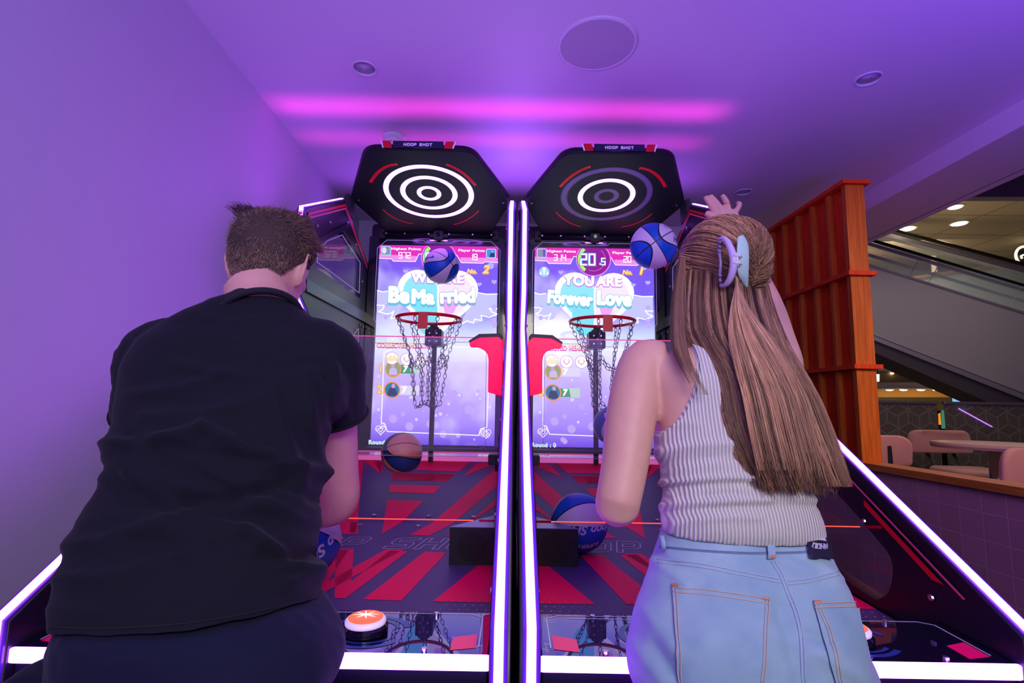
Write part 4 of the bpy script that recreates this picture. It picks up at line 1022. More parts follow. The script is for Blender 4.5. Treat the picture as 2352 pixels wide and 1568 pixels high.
    for q in line2d([(.395, 1.0), (.395, 1.125), (.37, 1.14), (.02, 1.14), (-.02, 1.128), (-.35, 1.128)], .002)+line2d([(-.395, 1.0), (-.395, 1.125), (-.37, 1.14), (-.02, 1.14)], .002): f_.poly(q)
    link('console_etching', f_.bm, etched, con)
    f_ = Flat(cl2)
    for s in (-1, 1): f_.poly([(s*.345, .985), (s*.39, .995), (s*.39, 1.05), (s*.345, 1.035)])
    link('red_console_block', f_.bm, mat('red_console_print', (.85,.01,.12), .25, emit=(.8,.0,.2), es=.25), con)
    f_ = Flat(cl2)
    for s in (-1, 1):
        for r0, r1 in ((.055, .063), (.070, .082)):
            for q in ringp(s*.180, 1.055, r0, r1, .3, 5.6, 30): f_.poly([(a, 1.055+(b-1.055)*.85) for a, b in q])
    link('blue_rings', f_.bm, mat('blue_console_print', (.02,.05,.35), .2), con)
    for s in (-1, 1):
        c = V((cx+s*.175, 1.055, cz(1.055)+.001))
        bm = bmesh.new(); lathe(bm, [(.043, 0), (.043, .010), (.038, .014), (.001, .014)], c, 40); bt = link('start_button', bm, blackg, root)
        bm = bmesh.new(); lathe(bm, [(.038, .014), (.0385, .02), (.035, .024), (.032, .024)], c, 40); link('button_rim', bm, mat('white_button_rim', (.85,.82,.9), .3, emit=(.6,.5,.8), es=.5), bt, True)
        bm = bmesh.new(); lathe(bm, [(.0325, .022), (.0325, .0255), (.02, .028), (.001, .029)], c, 40); lens = link('button_lens', bm, glow('red_button_lens', (1,.12,.06), 1.5), bt, True)
        f_ = Flat(lambda x, y, q: (c.x+x, c.y+y, c.z+.0296))
        for a in range(8):
            t = a*PI/4+.2; f_.poly([(.002*math.cos(t+1.57), .002*math.sin(t+1.57)), (.027*math.cos(t), .02*math.sin(t)), (-.002*math.cos(t+1.57), -.002*math.sin(t+1.57))])
        link('button_star', f_.bm, glow('button_star', (1,.8,.7), 3), bt)
    for s in (-1, 1):
        bm = bmesh.new()
        for q in ((.3, 1.132), (.3, .981)): tube(bm, [(cx+s*q[0], q[1], cz(q[1])), (cx+s*q[0], q[1], cz(q[1])+.006)], .005, 10)
        link('console_screws', bm, screwm, con)
    # front light bar and front panel
    me = plate2d([rounded([(-.4165, -.0105), (.4165, -.0105), (.4165, .0105), (-.4165, .0105)], .006)], .008, .002); me.transform(frame_m((cx, .966, 1.27-.4447), (1, 0, 0), (0, 0, 1))); link('front_light_bar', me, led, root)
    bm = bmesh.new(); box(bm, (cx-.412, .972, .03), (cx+.412, .995, 1.27-.434), .002); fp = link('front_panel', bm, black, root)
    me = plate2d([[(-.36, .12), (.36, .12), (.36, .70), (-.36, .70)], [(-.352, .128), (.352, .128), (.352, .692), (-.352, .692)]], .004); me.transform(frame_m((cx, .972, 0), (1, 0, 0), (0, 0, 1))); link('access_door_frame', me, blackg, fp)
    bm = bmesh.new(); box(bm, (cx-.412, .99, .03), (cx+.412, 3.0, .06)); link('base', bm, black, root)
    return root
ML = build_machine(-1); MR = build_machine(1)
# ================================================================== BASKETBALLS
def ball_mat(name, light, dark):
    m = mat(name, light, .42); t, b = nt(m); n = t.nodes; l = t.links
    tc = n.new('ShaderNodeTexCoord'); vn = n.new('ShaderNodeVectorMath'); vn.operation = 'NORMALIZE'; l.new(tc.outputs['Object'], vn.inputs[0])
    sp = n.new('ShaderNodeSeparateXYZ'); l.new(vn.outputs[0], sp.inputs[0]); u, v = sp.outputs['X'], sp.outputs['Y']
    def M(op, a, b_=None, c=None):
        x = n.new('ShaderNodeMath'); x.operation = op
        for i, q in enumerate((a, b_, c)):
            if q is None: continue
            if isinstance(q, (int, float)): x.inputs[i].default_value = q
            else: l.new(q, x.inputs[i])
        return x.outputs[0]
    au = M('ABSOLUTE', u); v2 = M('MULTIPLY', v, v); fo = M('SUBTRACT', au, M('MULTIPLY_ADD', v2, 1.05, .28))
    same = M('GREATER_THAN', M('MULTIPLY', fo, M('SIGN', u)), 0)
    seam = M('MINIMUM', M('MINIMUM', M('ABSOLUTE', v), au), M('MULTIPLY', M('ABSOLUTE', fo), .6))
    line = M('LESS_THAN', seam, .021)
    mx = n.new('ShaderNodeMix'); mx.data_type = 'RGBA'; mx.inputs[6].default_value = (*dark, 1); mx.inputs[7].default_value = (*light, 1); l.new(same, mx.inputs[0])
    m2 = n.new('ShaderNodeMix'); m2.data_type = 'RGBA'; m2.inputs[7].default_value = (.006,.005,.015, 1); l.new(line, m2.inputs[0]); l.new(mx.outputs[2], m2.inputs[6]); l.new(m2.outputs[2], b.inputs['Base Color'])
    vo = n.new('ShaderNodeTexVoronoi'); vo.inputs['Scale'].default_value = 420; l.new(tc.outputs['Object'], vo.inputs['Vector'])
    bp = n.new('ShaderNodeBump'); bp.inputs['Strength'].default_value = .35; bp.inputs['Distance'].default_value = .0008
    hh = M('ADD', M('MULTIPLY', vo.outputs['Distance'], -1.0), M('MULTIPLY', M('MINIMUM', seam, .03), 40)); l.new(hh, bp.inputs['Height']); l.new(bp.outputs[0], b.inputs['Normal'])
    return m
bm_std = ball_mat('ball_blue_and_white_rubber', (.66,.60,.68), (.0,.09,.52)); bm_pinklit = ball_mat('ball_navy_and_salmon_lit_rubber', (.78,.26,.20), (.01,.045,.22))  # second copy has pink light on the white panels put into its colour
BR = .092
def basketball(c, u, w, mt, label, texts=()):
    """u: axis through the light oval panel, w: where the straight seams cross"""
    u = V(u).normalized(); w = V(w); w = (w-u*w.dot(u)).normalized(); v = w.cross(u)
    Rm = Matrix((u, v, w)).transposed()
    bm = bmesh.new(); bmesh.ops.create_uvsphere(bm, u_segments=64, v_segments=40, radius=BR)
    me = bpy.data.meshes.new('basketball'); bm.to_mesh(me); bm.free(); me.shade_smooth(); me.materials.append(mt)
    o = bpy.data.objects.new('basketball', me); C.objects.link(o); o.location = c; o.rotation_euler = Rm.to_euler()
    tag(o, label, 'basketball', 'blue and white basketballs of the arcade machines')
    Ri = Rm.to_euler().to_matrix().inverted()
    for s, size, d, up, mt2, shear in texts:
        d = V(d).normalized(); up = V(up); up = (up-d*up.dot(d)).normalized(); ri = up.cross(d)
        if s == '^':
            me = bpy.data.meshes.new('t'); b2 = bmesh.new(); b2.faces.new([b2.verts.new(p) for p in ((-.5*size, 0, 0), (.5*size, 0, 0), (.1*size, .8*size, 0))]); b2.to_mesh(me); b2.free()
        else:
            me = text2d(s, size, size*.03, .0001, shear)
            b2 = bmesh.new(); b2.from_mesh(me); bmesh.ops.triangulate(b2, faces=b2.faces[:]); bmesh.ops.subdivide_edges(b2, edges=b2.edges[:], cuts=2); b2.to_mesh(me); b2.free()
        for q in me.vertices:
            x, y = q.co.x/BR, q.co.y/BR; p = d*math.cos(y)*math.cos(x)+ri*math.sin(x)+up*math.sin(y)*math.cos(x)
            q.co = Ri@(p.normalized()*(BR+.0006+q.co.z))
        me.materials.append(mt2); t = bpy.data.objects.new('lettering', me); C.objects.link(t); t.parent = o
    return o
blt = mat('ball_blue_ink', (.01,.06,.35), .5); wht = mat('ball_white_ink', (.62,.58,.72), .5)
def bat(px, py, Y): return atY(px, py, Y)
basketball(bat(1014, 611, 2.66), (-.6,-.45,.66), (.55,-.83,.09), bm_std, 'basketball in mid air above the left hoop, in front of the screen timer',
    [('^', .02, (-.38,-.88,.22), (0,0,1), blt, 0), ('SUPERWIN', .014, (-.68,-.70,.26), (0,0,1), blt, 0)])
basketball(bat(1501, 565, 2.04), (.8,-.2,.57), (-.1,-1,-.05), bm_std, 'basketball in mid air beside the woman\'s head, flying toward the right hoop',
    [('^', .022, (.36,-.75,.62), (0,0,1), blt, 0), ('Hoop', .034, (.88,-.45,.1), (-.1,0,1), blt, .3)])
basketball(bat(923, 1040, 2.41), (.55,-.6,.5), (-.5,-.7,.3), bm_pinklit, 'navy and salmon lit basketball dropping behind the left clear guard panel')
ry = 1.75; z_ = rampz(ry)+BR
c = V(((1335-1178)*ry/1200-.006, ry, z_))
basketball(c, (-.30,.72,.62), (-.93,-.35,.05), bm_std, 'basketball resting on the right playfield beside the corner speaker box',
    [('Hoop SHOT', .040, (.18,-.97,-.02), (0,0,-1), wht, .3), ('SUPERWIN', .022, (.05,-.80,-.60), (0,0,-1), wht, 0)])
HB = V((-.555, 1.48, rampz(1.48)+BR))
basketball(HB, (-.6,.72,.35), (-.75,-.2,.65), bm_std, 'basketball held in the man\'s hands low over the left playfield',
    [('Hoop SHOT', .042, (.80,-.62,.02), (.55,.2,-.80), wht, .3)])
basketball(bat(1406, 977, 2.57), (.2,-.97,.12), (.62,.2,.75), bm_std, 'basketball falling below the right hoop, half hidden by the woman\'s arm',
    [('SUPERWIN', .016, (-.28,-.80,.52), (-.55,0,.83), blt, 0), ('^', .02, (-.68,-.68,.12), (-.8,0,.3), blt, 0), ('Hoop', .034, (.22,-.95,-.22), (-.2,0,1), blt, .3)])
# ================================================================== PEOPLE
def project(p):
    d = V(p)-EYE; z = d.dot(fwd); return (1176+F*d.dot(rt)/z, 784-F*d.dot(upv)/z)
def loft(bm, rings, cap=True):
    rs = [[bm.verts.new(p) for p in r] for r in rings]; n = len(rs[0])
    for A, B in zip(rs, rs[1:]):
        for i in range(n): bm.faces.new((A[i], A[(i+1) % n], B[(i+1) % n], B[i]))
    if cap: bm.faces.new(rs[0][::-1]); bm.faces.new(rs[-1])
def sring(c, ax, ay, hw, hf, hb=None, n=40, e=2.2):
    """superellipse ring: centre c, axes ax (width) and ay (front), half sizes"""
    hb = hf if hb is None else hb; out = []
    for i in range(n):
        t = 2*PI*i/n; ct, st = math.cos(t), math.sin(t)
        x = math.copysign(abs(ct)**(2/e), ct)*hw; y = math.copysign(abs(st)**(2/e), st)*(hf if st > 0 else hb)
        out.append(V(c)+V(ax)*x+V(ay)*y)
    return out
def catmull(pts, k=6):
    out = []; P_ = [pts[0]]+list(pts)+[pts[-1]]
    for i in range(1, len(P_)-2):
        for j in range(k):
            t = j/k; q = []
            for d in range(len(pts[0])):
                a, b, c, e = P_[i-1][d], P_[i][d], P_[i+1][d], P_[i+2][d]
                q.append(.5*((2*b)+(-a+c)*t+(2*a-5*b+4*c-e)*t*t+(-a+3*b-3*c+e)*t**3))
            out.append(tuple(q))
    out.append(tuple(pts[-1])); return out
def limb(bm, pts, n=20, k=5):
    """smooth tapered tube: pts = [(x,y,z,r),...]"""
    q = catmull([tuple(p) for p in pts], k); tube(bm, [p[:3] for p in q], [p[3] for p in q], n)
def pixrings(rows, n=48, e=2.3, k=4):
    """rows: (v, uL, uR, Y, half depth front, half depth back) in photo pixels -> rings of a body at distance Y"""
    out = []
    for v, a, b, Y, hf, hb in catmull(rows, k):
        q = atY((a+b)/2, v, Y-.45*hb); c = V((q.x, Y, q.z)); hw = (b-a)/2/F*Y
        for _ in range(6):
            ring = sring(c, V((1, 0, 0)), V((0, 1, 0)), hw, hf, hb, n, e); us = [project(p)[0] for p in ring]
            lo_, hi_ = min(us), max(us); hw *= (b-a)/(hi_-lo_); c.x += ((a+b)-(lo_+hi_))/2*Y/F
        out.append(sring(c, V((1, 0, 0)), V((0, 1, 0)), hw, hf, hb, n, e))
    return out
def remesh(bm, vox, smooth=4, f=.5, name='tmp'):
    """fuse overlapping closed shapes into one continuous skin"""
    bmesh.ops.recalc_face_normals(bm, faces=bm.faces[:])
    me = bpy.data.meshes.new(name); bm.to_mesh(me); bm.free()
    o = bpy.data.objects.new(name, me); C.objects.link(o)
    r = o.modifiers.new('r', 'REMESH'); r.mode = 'VOXEL'; r.voxel_size = vox
    if smooth: s = o.modifiers.new('s', 'SMOOTH'); s.iterations = smooth; s.factor = f
    dg = bpy.context.evaluated_depsgraph_get(); me2 = bpy.data.meshes.new_from_object(o.evaluated_get(dg))
    bpy.data.objects.remove(o); bpy.data.meshes.remove(me); return me2
def bvh_of(me):
    return BVHTree.FromPolygons([v.co.copy() for v in me.vertices], [tuple(p.vertices) for p in me.polygons])
def displace(me, fn):
    me.update(); ns = [v.normal.copy() for v in me.vertices]
    for v, n in zip(me.vertices, ns): v.co += n*fn(v.co, n)
    me.update()
def project_(p):
    d = V(p)-EYE; z = d.dot(fwd); return (1176+F*d.dot(rt)/z, 784-F*d.dot(upv)/z)
def strands(name, paths, r, mt, parent, cols, smooth=True):
    """thin 3-sided tubes; paths: list of point lists, cols: a shade per strand"""
    verts, faces, vc = [], [], []
    for pts, c in zip(paths, cols):
        k = len(pts); base = len(verts); t = (pts[-1]-pts[0])
        a = t.orthogonal().normalized() if t.length > 0 else V((1, 0, 0)); b = t.cross(a).normalized() if t.length > 0 else V((0, 1, 0))
        for i, p in enumerate(pts):
            rr = r*(1-.75*(i/(k-1))**2)
            for q in (0, 2.094, 4.188): verts.append(p+(a*math.cos(q)+b*math.sin(q))*rr); vc.append(c)
        for i in range(k-1):
            for j in range(3):
                x = base+i*3+j; y = base+i*3+(j+1) % 3; faces.append((x, y, y+3, x+3))
    me = bpy.data.meshes.new(name); me.from_pydata([v[:] for v in verts], [], faces)
    at = me.color_attributes.new('strand', 'FLOAT_COLOR', 'POINT'); at.data.foreach_set('color', [x for c in vc for x in (*c, 1)])
    return link(name, me, mt, parent, smooth)
def hairmat(name, rough=.42):
    m = mat(name, (.1,.06,.03), rough, spec=.35); t, b = nt(m); n = t.nodes.new('ShaderNodeVertexColor'); n.layer_name = 'strand'
    t.links.new(n.outputs[0], b.inputs['Base Color']); return m
skin = mat('fair_skin', (.66,.36,.27), .5); t_, b_ = nt(skin)
b_.inputs['Subsurface Weight'].default_value = .12; b_.inputs['Subsurface Radius'].default_value = (.5,.2,.1); b_.inputs['Subsurface Scale'].default_value = .02
add_noise(skin, 45, .07, .06, bscale=700, bdist=.0006)

def head(bm, M, s=1, jaw=1):
    """head shape, face toward local +y, origin between the ears"""
    prof = [(-.120, .022*jaw, .078, -.050), (-.112, .036*jaw, .090, -.030), (-.095, .048*jaw, .093, -.005), (-.07, .057*jaw, .092, .030), (-.045, .063, .090, .058), (-.02, .068, .089, .076),
            (.0, .072, .087, .086), (.025, .0755, .087, .094), (.05, .076, .086, .095), (.075, .070, .076, .087), (.095, .056, .056, .070), (.110, .036, .032, .046), (.118, .014, .012, .02)]
    rings = []
    for z, hw, yf, yb in catmull(prof, 3):
        cy = (yf-yb)/2; rings.append([M@(V(p)*s) for p in sring((0, cy, z), (1, 0, 0), (0, 1, 0), hw, (yf+yb)/2, None, 36, 2.25)])
    loft(bm, rings)
    def T(pts, n=12, k=4):
        q = catmull([tuple((M@(V(p[:3])*s)))+(p[3]*s,) for p in pts], k); tube(bm, [a[:3] for a in q], [a[3] for a in q], n)
    T([(0, .088, .03, .009), (0, .100, .0, .010), (0, .112, -.022, .012), (0, .098, -.030, .012)])          # nose
    for x in (-.010, .010): T([(x, .094, -.024, .008), (x*1.2, .102, -.028, .007)])
    T([(-.022, .088, -.056, .004), (-.008, .095, -.053, .0058), (.008, .095, -.053, .0058), (.022, .088, -.056, .004)])
    T([(-.018, .088, -.064, .004), (0, .095, -.066, .0065), (.018, .088, -.064, .004)])
    for x in (-1, 1):
        T([(x*.016, .086, .034, .006), (x*.034, .084, .038, .0065), (x*.052, .070, .030, .006)])                # brow
        T([(x*.050, .065, -.012, .012), (x*.058, .040, -.008, .012)])                                          # cheekbone
        ear = [(x*.070, .008, -.034, .005), (x*.077, .002, -.030, .0065), (x*.086, -.012, -.012, .0050), (x*.091, -.020, .010, .0045), (x*.090, -.018, .028, .0045), (x*.083, -.004, .036, .0042), (x*.075, .010, .026, .004), (x*.073, .012, .008, .004)]
        T(ear, 8, 4)
        T([(x*.071, .0, -.024, .010), (x*.075, -.006, .0, .012), (x*.075, -.005, .02, .010)], 10)                # concha body
def eyes(parent, M, s=1):
    for x in (-1, 1):
        bm = bmesh.new(); bmesh.ops.create_uvsphere(bm, u_segments=20, v_segments=14, radius=.0125*s); 
        c = M@(V((x*.031, .0775, .018))*s)
        for v in bm.verts: v.co += c
        e = link('eye', bm, mat('eye_white', (.8,.76,.74), .2), parent, True)
        bm = bmesh.new(); d = (M.to_3x3()@V((0, 1, 0))).normalized(); tube(bm, [c+d*.0105*s, c+d*.0130*s], .0055*s, 14); link('iris', bm, mat('brown_iris', (.07,.03,.015), .2), e)
def finger(bm, pts, r0, r1):
    k = len(pts); limb(bm, [(*p, r0+(r1-r0)*i/(k-1)) for i, p in enumerate(pts)], 12, 4)
def palm(bm, w, kn, th=.013):
    """palm block between wrist w and the four knuckles kn"""
    for i, p in enumerate(kn):
        a = V(w)+(V(kn[i])-V(w))*.08+(V(kn[i])-(V(kn[0])+V(kn[-1]))/2)*.25
        limb(bm, [(*a, .019), (*(a.lerp(V(p), .5)), .0155), (*p, .0115)], 14, 4)

# ------------------------------------------------------------------ MAN
man = empty('person', (-.42, .72, 0), 'man in a black t-shirt and navy trousers bending over the left machine, short brown hair', 'person')
hc = atY(617, 617, 1.07)
MH = Matrix.Translation(hc)@Euler((math.radians(-16), math.radians(3), math.radians(-3))).to_matrix().to_4x4()
bm = bmesh.new(); head(bm, MH, .95)
shL, shR = atY(372, 825, 1.03), atY(742, 825, 1.03); nb = atY(604, 735, 1.0)
nk = MH@V((0, -.022, -.06))
limb(bm, [(*nk, .060), (*(nk.lerp(nb, .5)), .061), (*nb, .075)], 24)
rows_b = [(712,540,668,1.02,.05,.05),(735,450,725,1.02,.07,.06),(775,370,765,1.02,.09,.07),(850,330,780,1.01,.11,.07),(950,320,735,.98,.12,.06),(1050,285,700,.95,.12,.05),(1150,255,690,.91,.12,.05),(1280,210,680,.87,.11,.05),(1400,180,690,.83,.11,.05),(1470,190,690,.81,.10,.055)]
loft(bm, pixrings(rows_b, 40))
elR, wrR = atY(778, 1150, 1.20), HB+V((.015, -.135, .085))
limb(bm, [(*shR, .058), (*(shR.lerp(elR, .35)), .055), (*(shR.lerp(elR, .75)), .049), (*elR, .043), (*(elR.lerp(wrR, .35)), .045), (*(elR.lerp(wrR, .8)), .031), (*wrR, .028)], 22)
elL, wrL = atY(330, 1120, 1.24), HB+V((-.105, -.135, .035))
limb(bm, [(*shL, .058), (*(shL.lerp(elL, .35)), .055), (*(shL.lerp(elL, .75)), .047), (*elL, .041), (*(elL.lerp(wrL, .35)), .043), (*(elL.lerp(wrL, .8)), .030), (*wrL, .027)], 22)
def sphp(s, az, el, r): return HB+V((s*math.sin(az)*math.cos(el), -math.cos(az)*math.cos(el), math.sin(el)))*r
kn = []                                   # left hand round the left side of the ball
for i, (e0, e1, az1) in enumerate(((.42, .62, 1.95), (.16, .22, 2.05), (-.08, -.12, 2.0), (-.32, -.42, 1.85))):
    kn.append(sphp(-1, .98, e0, BR+.013))
    finger(bm, [sphp(-1, .98+(az1-.98)*t, e0+(e1-e0)*t, BR+.0095+.004*math.sin(PI*t)) for t in (0, .33, .66, 1)], .0105, .0078)
palm(bm, wrL, kn)
finger(bm, [wrL+V((.01, .02, .02)), sphp(-1, .75, .70, BR+.013), sphp(-1, .95, 1.0, BR+.011), sphp(-1, 1.25, 1.2, BR+.0095)], .015, .009)
def topp(a, t, r): return HB+(V((math.sin(a), 0, math.cos(a)))*math.cos(t)+V((0, 1, 0))*math.sin(t))*r
kn = []                                   # right hand lying over the top of the ball
for i, (a0, L1) in enumerate(((-.40, .50), (-.16, .62), (.08, .58), (.32, .42))):
    kn.append(topp(a0*.8, -.42, BR+.014)); finger(bm, [topp(a0*(.8+.3*t), -.42+(L1+.42)*t, BR+.0095+.004*math.sin(PI*t)) for t in (0, .33, .66, 1)], .0105, .0078)
palm(bm, wrR, kn)
finger(bm, [wrR+V((-.015, .02, .0)), topp(-.62, -.70, BR+.015), topp(-.95, -.45, BR+.011), topp(-1.15, -.20, BR+.0095)], .015, .009)
# legs inside the trousers, feet in shoes
for s in (-1, 1):
    hp = V((-.44+s*.09, .77, .86)); knp = V((-.43+s*.13, .755, .48)); an = V((-.43+s*.155, .69, .09))
    limb(bm, [(*hp, .072), (*(hp.lerp(knp, .5)), .068), (*knp, .055), (*(knp.lerp(an, .35)), .052), (*an, .036)], 20)
    limb(bm, [(*(an+V((0, -.03, -.03))), .036), (*(an+V((0, .08, -.05))), .035), (*(an+V((s*.01, .16, -.06))), .025)], 16)
bme = remesh(bm, .0042, 5, .5); body = link('body', bme, skin, man, True); eyes(man, MH, .95)
# t-shirt
bm = bmesh.new()
rows = [(664,560,652,1.035,.045,.058),(672,538,672,1.03,.065,.072),(690,492,698,1.02,.085,.085),(715,428,722,1.02,.10,.095),(745,368,748,1.02,.12,.105),(790,308,790,1.01,.14,.12),(850,272,812,1.0,.16,.13),(920,262,800,.97,.16,.13),(1000,248,760,.93,.16,.13),(1060,226,744,.90,.16,.13),(1130,212,741,.87,.165,.13),(1200,170,738,.84,.17,.13),(1300,132,732,.80,.17,.135),(1390,108,735,.77,.17,.145),(1440,104,738,.755,.165,.15),(1462,106,742,.752,.16,.148)]
loft(bm, pixrings(rows, 56, 2.35, 4))
eR = atY(764, 962, 1.09); limb(bm, [(*(shR+V((-.07, -.01, .01))), .072), (*shR, .077), (*shR.lerp(eR, .5), .073), (*eR, .070)], 28)
eL = atY(345, 965, 1.10); limb(bm, [(*(shL+V((.07, -.01, .01))), .072), (*shL, .076), (*shL.lerp(eL, .5), .073), (*eL, .070)], 28)
sme = remesh(bm, .006, 8, .5)
# sleeve end plane cuts are left closed; folds pressed into the cloth
rf = random.Random(11); folds = []
for (u0, v0, u1, v1, w_, d_) in ((225,1020,470,985,16,.0075),(470,985,740,1085,17,.009),(230,1075,420,1150,18,-.006),(420,1140,650,1110,16,-.008),(300,1000,560,1130,14,-.005),(560,1015,730,1150,14,-.006),(620,880,700,1130,15,.006),(700,860,745,1100,13,.006),(300,905,520,860,14,.004),(330,960,600,915,14,.004),(400,830,600,860,14,.003),(230,1130,700,1190,22,-.006),(150,1250,420,1180,20,.005),(120,1330,400,1290,18,.004),(560,1210,735,1320,16,.008),(600,1270,735,1270,13,-.008),(650,1340,740,1290,13,.006),(200,1220,560,1250,22,-.004),(110,1395,560,1400,18,.003),(480,1080,730,1200,14,.005),(280,1090,520,1200,13,.005),(770,840,800,960,9,.004),(745,870,770,980,9,-.005),(640,760,760,900,16,.003),(440,720,640,730,12,.002),(330,1010,700,1060,10,-.004)):
    folds.append((V((u0, v0)), V((u1, v1)), w_, d_))
def foldf(co, nrm):
    if nrm.y > .5: return 0
    u, v = project(co); p = V((u, v)); s = 0
    for a, b, w_, d_ in folds:
        ab = b-a; t = max(0, min(1, (p-a).dot(ab)/ab.length_squared)); q = a+ab*t
        q = q+V((0, 12*math.sin(t*PI))); d = (p-q).length/w_
        if d < 3: s += 2.1*d_*math.exp(-d*d)*math.sin(PI*min(1, max(0, .12+t*.76)))**.5
    s += .0022*noise.noise(V((u/70, v/26, 0)))+.0010*noise.noise(V((u/26, v/16, 3)))
    return s
displace(sme, foldf)
def trim(me, cut):
    bm = bmesh.new(); bm.from_mesh(me); bmesh.ops.delete(bm, geom=[v for v in bm.verts if cut(v.co)], context='VERTS')
    for it in range(12):
        new = {}
        for v in bm.verts:
            if v.is_boundary:
                q = [e.other_vert(v) for e in v.link_edges if e.is_boundary]
                if len(q) == 2: new[v] = v.co*.4+(q[0].co+q[1].co)*.3
        for v, c in new.items(): v.co = c
    bm.to_mesh(me); bm.free(); return me
def interp(x, pts):
    for (a, b), (c, d) in zip(pts, pts[1:]):
        if x <= c: return b+(d-b)*max(0, (x-a))/(c-a)
    return pts[-1][1]
HEM = [(90,1462),(300,1463),(430,1454),(580,1424),(745,1372),(760,1372)]
trim(sme, lambda c: c.z < 1.12 and project(c)[1] > interp(project(c)[0], HEM))
shirt_m = mat('black_cotton_jersey', (.008,.009,.014), .9, spec=.2, sheen=.04); add_noise(shirt_m, 900, .15, .25, bdist=.0006)
shirt = link('t_shirt', sme, shirt_m, man, True)
sb = bvh_of(sme_ := shirt.data); so = wloc(shirt)
def hit(bv, off, px, py, lift=.0):
    d = ray(px, py); r = bv.ray_cast(EYE-off, d)
    return (r[0]+off+r[1]*lift, r[1]) if r[0] is not None else None
def seamline(name, bv, off, pix, r, mt, parent, lift=.0005, k=8):
    q = catmull([tuple(map(float, p)) for p in pix], k); bm = bmesh.new(); run = []
    for p in q:
        h = hit(bv, off, *p, lift)
        if h and (not run or (h[0]-run[-1]).length < .06): run.append(h[0])
    if len(run) > 2: tube(bm, run, r, 6); return link(name, bm, mt, parent, True)
    bm.free()
seamm = mat('black_rib_collar', (.010,.010,.016), .9)
seamline('hem_stitching', sb, so, [(112,1440),(250,1443),(420,1432),(560,1410),(735,1372)], .0009, seamm, shirt, .0006)
d = (nk-nb).normalized(); cc = nb.lerp(nk, .04)+V((0, -.010, 0)); a = d.cross(V((0, 1, 0))).normalized(); b = a.cross(d); bm = bmesh.new()
tube(bm, [cc+(a*math.cos(t)*.072+b*math.sin(t)*.073)+d*(-.010 if math.sin(t)*b.y > 0 else .004)*abs(math.sin(t)) for t in [2*PI*i/40 for i in range(40)]], .0065, 10, closed=True); link('collar', bm, seamm, shirt, True)
for e_, s_, rr in ((eR, shR, .0715), (eL, shL, .0705)):
    d = (e_-s_).normalized(); a = d.orthogonal().normalized(); b = d.cross(a); bm = bmesh.new()
    tube(bm, [e_-d*.008+(a*math.cos(t)+b*math.sin(t))*rr for t in [2*PI*i/36 for i in range(36)]], .0028, 8, closed=True); link('sleeve_hem', bm, shirt_m, shirt, True)
# trousers
bm = bmesh.new()
rows = [(1400,150,700,.755,.14,.125),(1450,112,752,.75,.15,.135),(1500,98,778,.745,.15,.13),(1568,94,795,.74,.15,.13),(1625,112,782,.74,.13,.12)]
loft(bm, pixrings(rows, 48, 2.4))
for s in (-1, 1):
    a = V((-.45+s*.10, .745, .84)); kn_ = V((-.43+s*.14, .745, .48)); an = V((-.43+s*.16, .69, .08))
    limb(bm, [(*(a+V((-s*.01, 0, .05))), .112), (*a, .112), (*a.lerp(kn_, .4), .102), (*kn_, .085), (*kn_.lerp(an, .5), .075), (*an, .070)], 24)
tme = remesh(bm, .008, 14)
displace(tme, lambda co, n: .004*noise.noise(V((co.x*9, co.y*9, co.z*22)))+.002*noise.noise(co*45))
trm = mat('navy_cotton_twill', (.008,.010,.032), .85, spec=.2, sheen=.05); add_noise(trm, 700, .15, .2, bdist=.0006)
link('trousers', tme, trm, man, True)
shoe = mat('black_shoe_leather', (.012,.012,.014), .4)
for s in (-1, 1):
    bm = bmesh.new(); x = -.43+s*.16
    limb(bm, [(x, .60, .045, .040), (x, .68, .055, .048), (x, .78, .045, .045), (x+s*.01, .87, .038, .035)], 20); box(bm, (x-.045, .575, .0), (x+.045, .90, .022), .008)
    link('shoe', remesh(bm, .006, 3), shoe, man, True)
# short brown hair, spiky at the crown
hm = hairmat('short_brown_hair'); rh = random.Random(4)
Mi = MH.inverted(); hb = bvh_of(bme_ := body.data); ho = wloc(body)
def scalp(x, th):
    """direction from head centre: azimuth x (0 = back), elevation th"""
    return V((math.sin(x)*math.cos(th), -math.cos(x)*math.cos(th), math.sin(th)))
paths, cols = [], []
bmc = bmesh.new(); capr = {}; radt = {}
def surf(dl):
    d = (MH.to_3x3()@dl).normalized(); c0 = MH@V((0, 0, .01)); r = hb.ray_cast(c0-ho+d*.14, -d)
    return (r[0]+ho, d) if r[0] is not None else None
def minel(az):      # lower hair limit by azimuth (0 back, pi front)
    a = abs(az); return -.66 if a < .9 else (-.66+(a-.9)*1.5 if a < 1.35 else (.0+(a-1.35)*.30 if a < 2.1 else .62))
NA, NE = 56, 22
for i in range(NA):
    az = -PI+2*PI*i/NA
    for j in range(NE+1):
        pass
    prev = 9
    for j in range(NE, -1, -1):
        el = minel(az)+(PI/2-minel(az))*j/NE; s_ = surf(scalp(az, el)); c0 = MH@V((0, 0, .01)); r_ = (s_[0]-c0).length; r_ = min(r_, prev+.0015) if el < .2 else r_; prev = r_
        capr[i, j] = bmc.verts.new(c0+s_[1]*(r_+.0035+.004*min(1, j/8))); radt[i, j] = r_
for i in range(NA):
    for j in range(NE): bmc.faces.new((capr[i, j], capr[(i+1) % NA, j], capr[(i+1) % NA, j+1], capr[i, j+1]))
hair = link('hair', bmc, mat('hair_base_brown', (.045,.028,.018), .8), man, True)
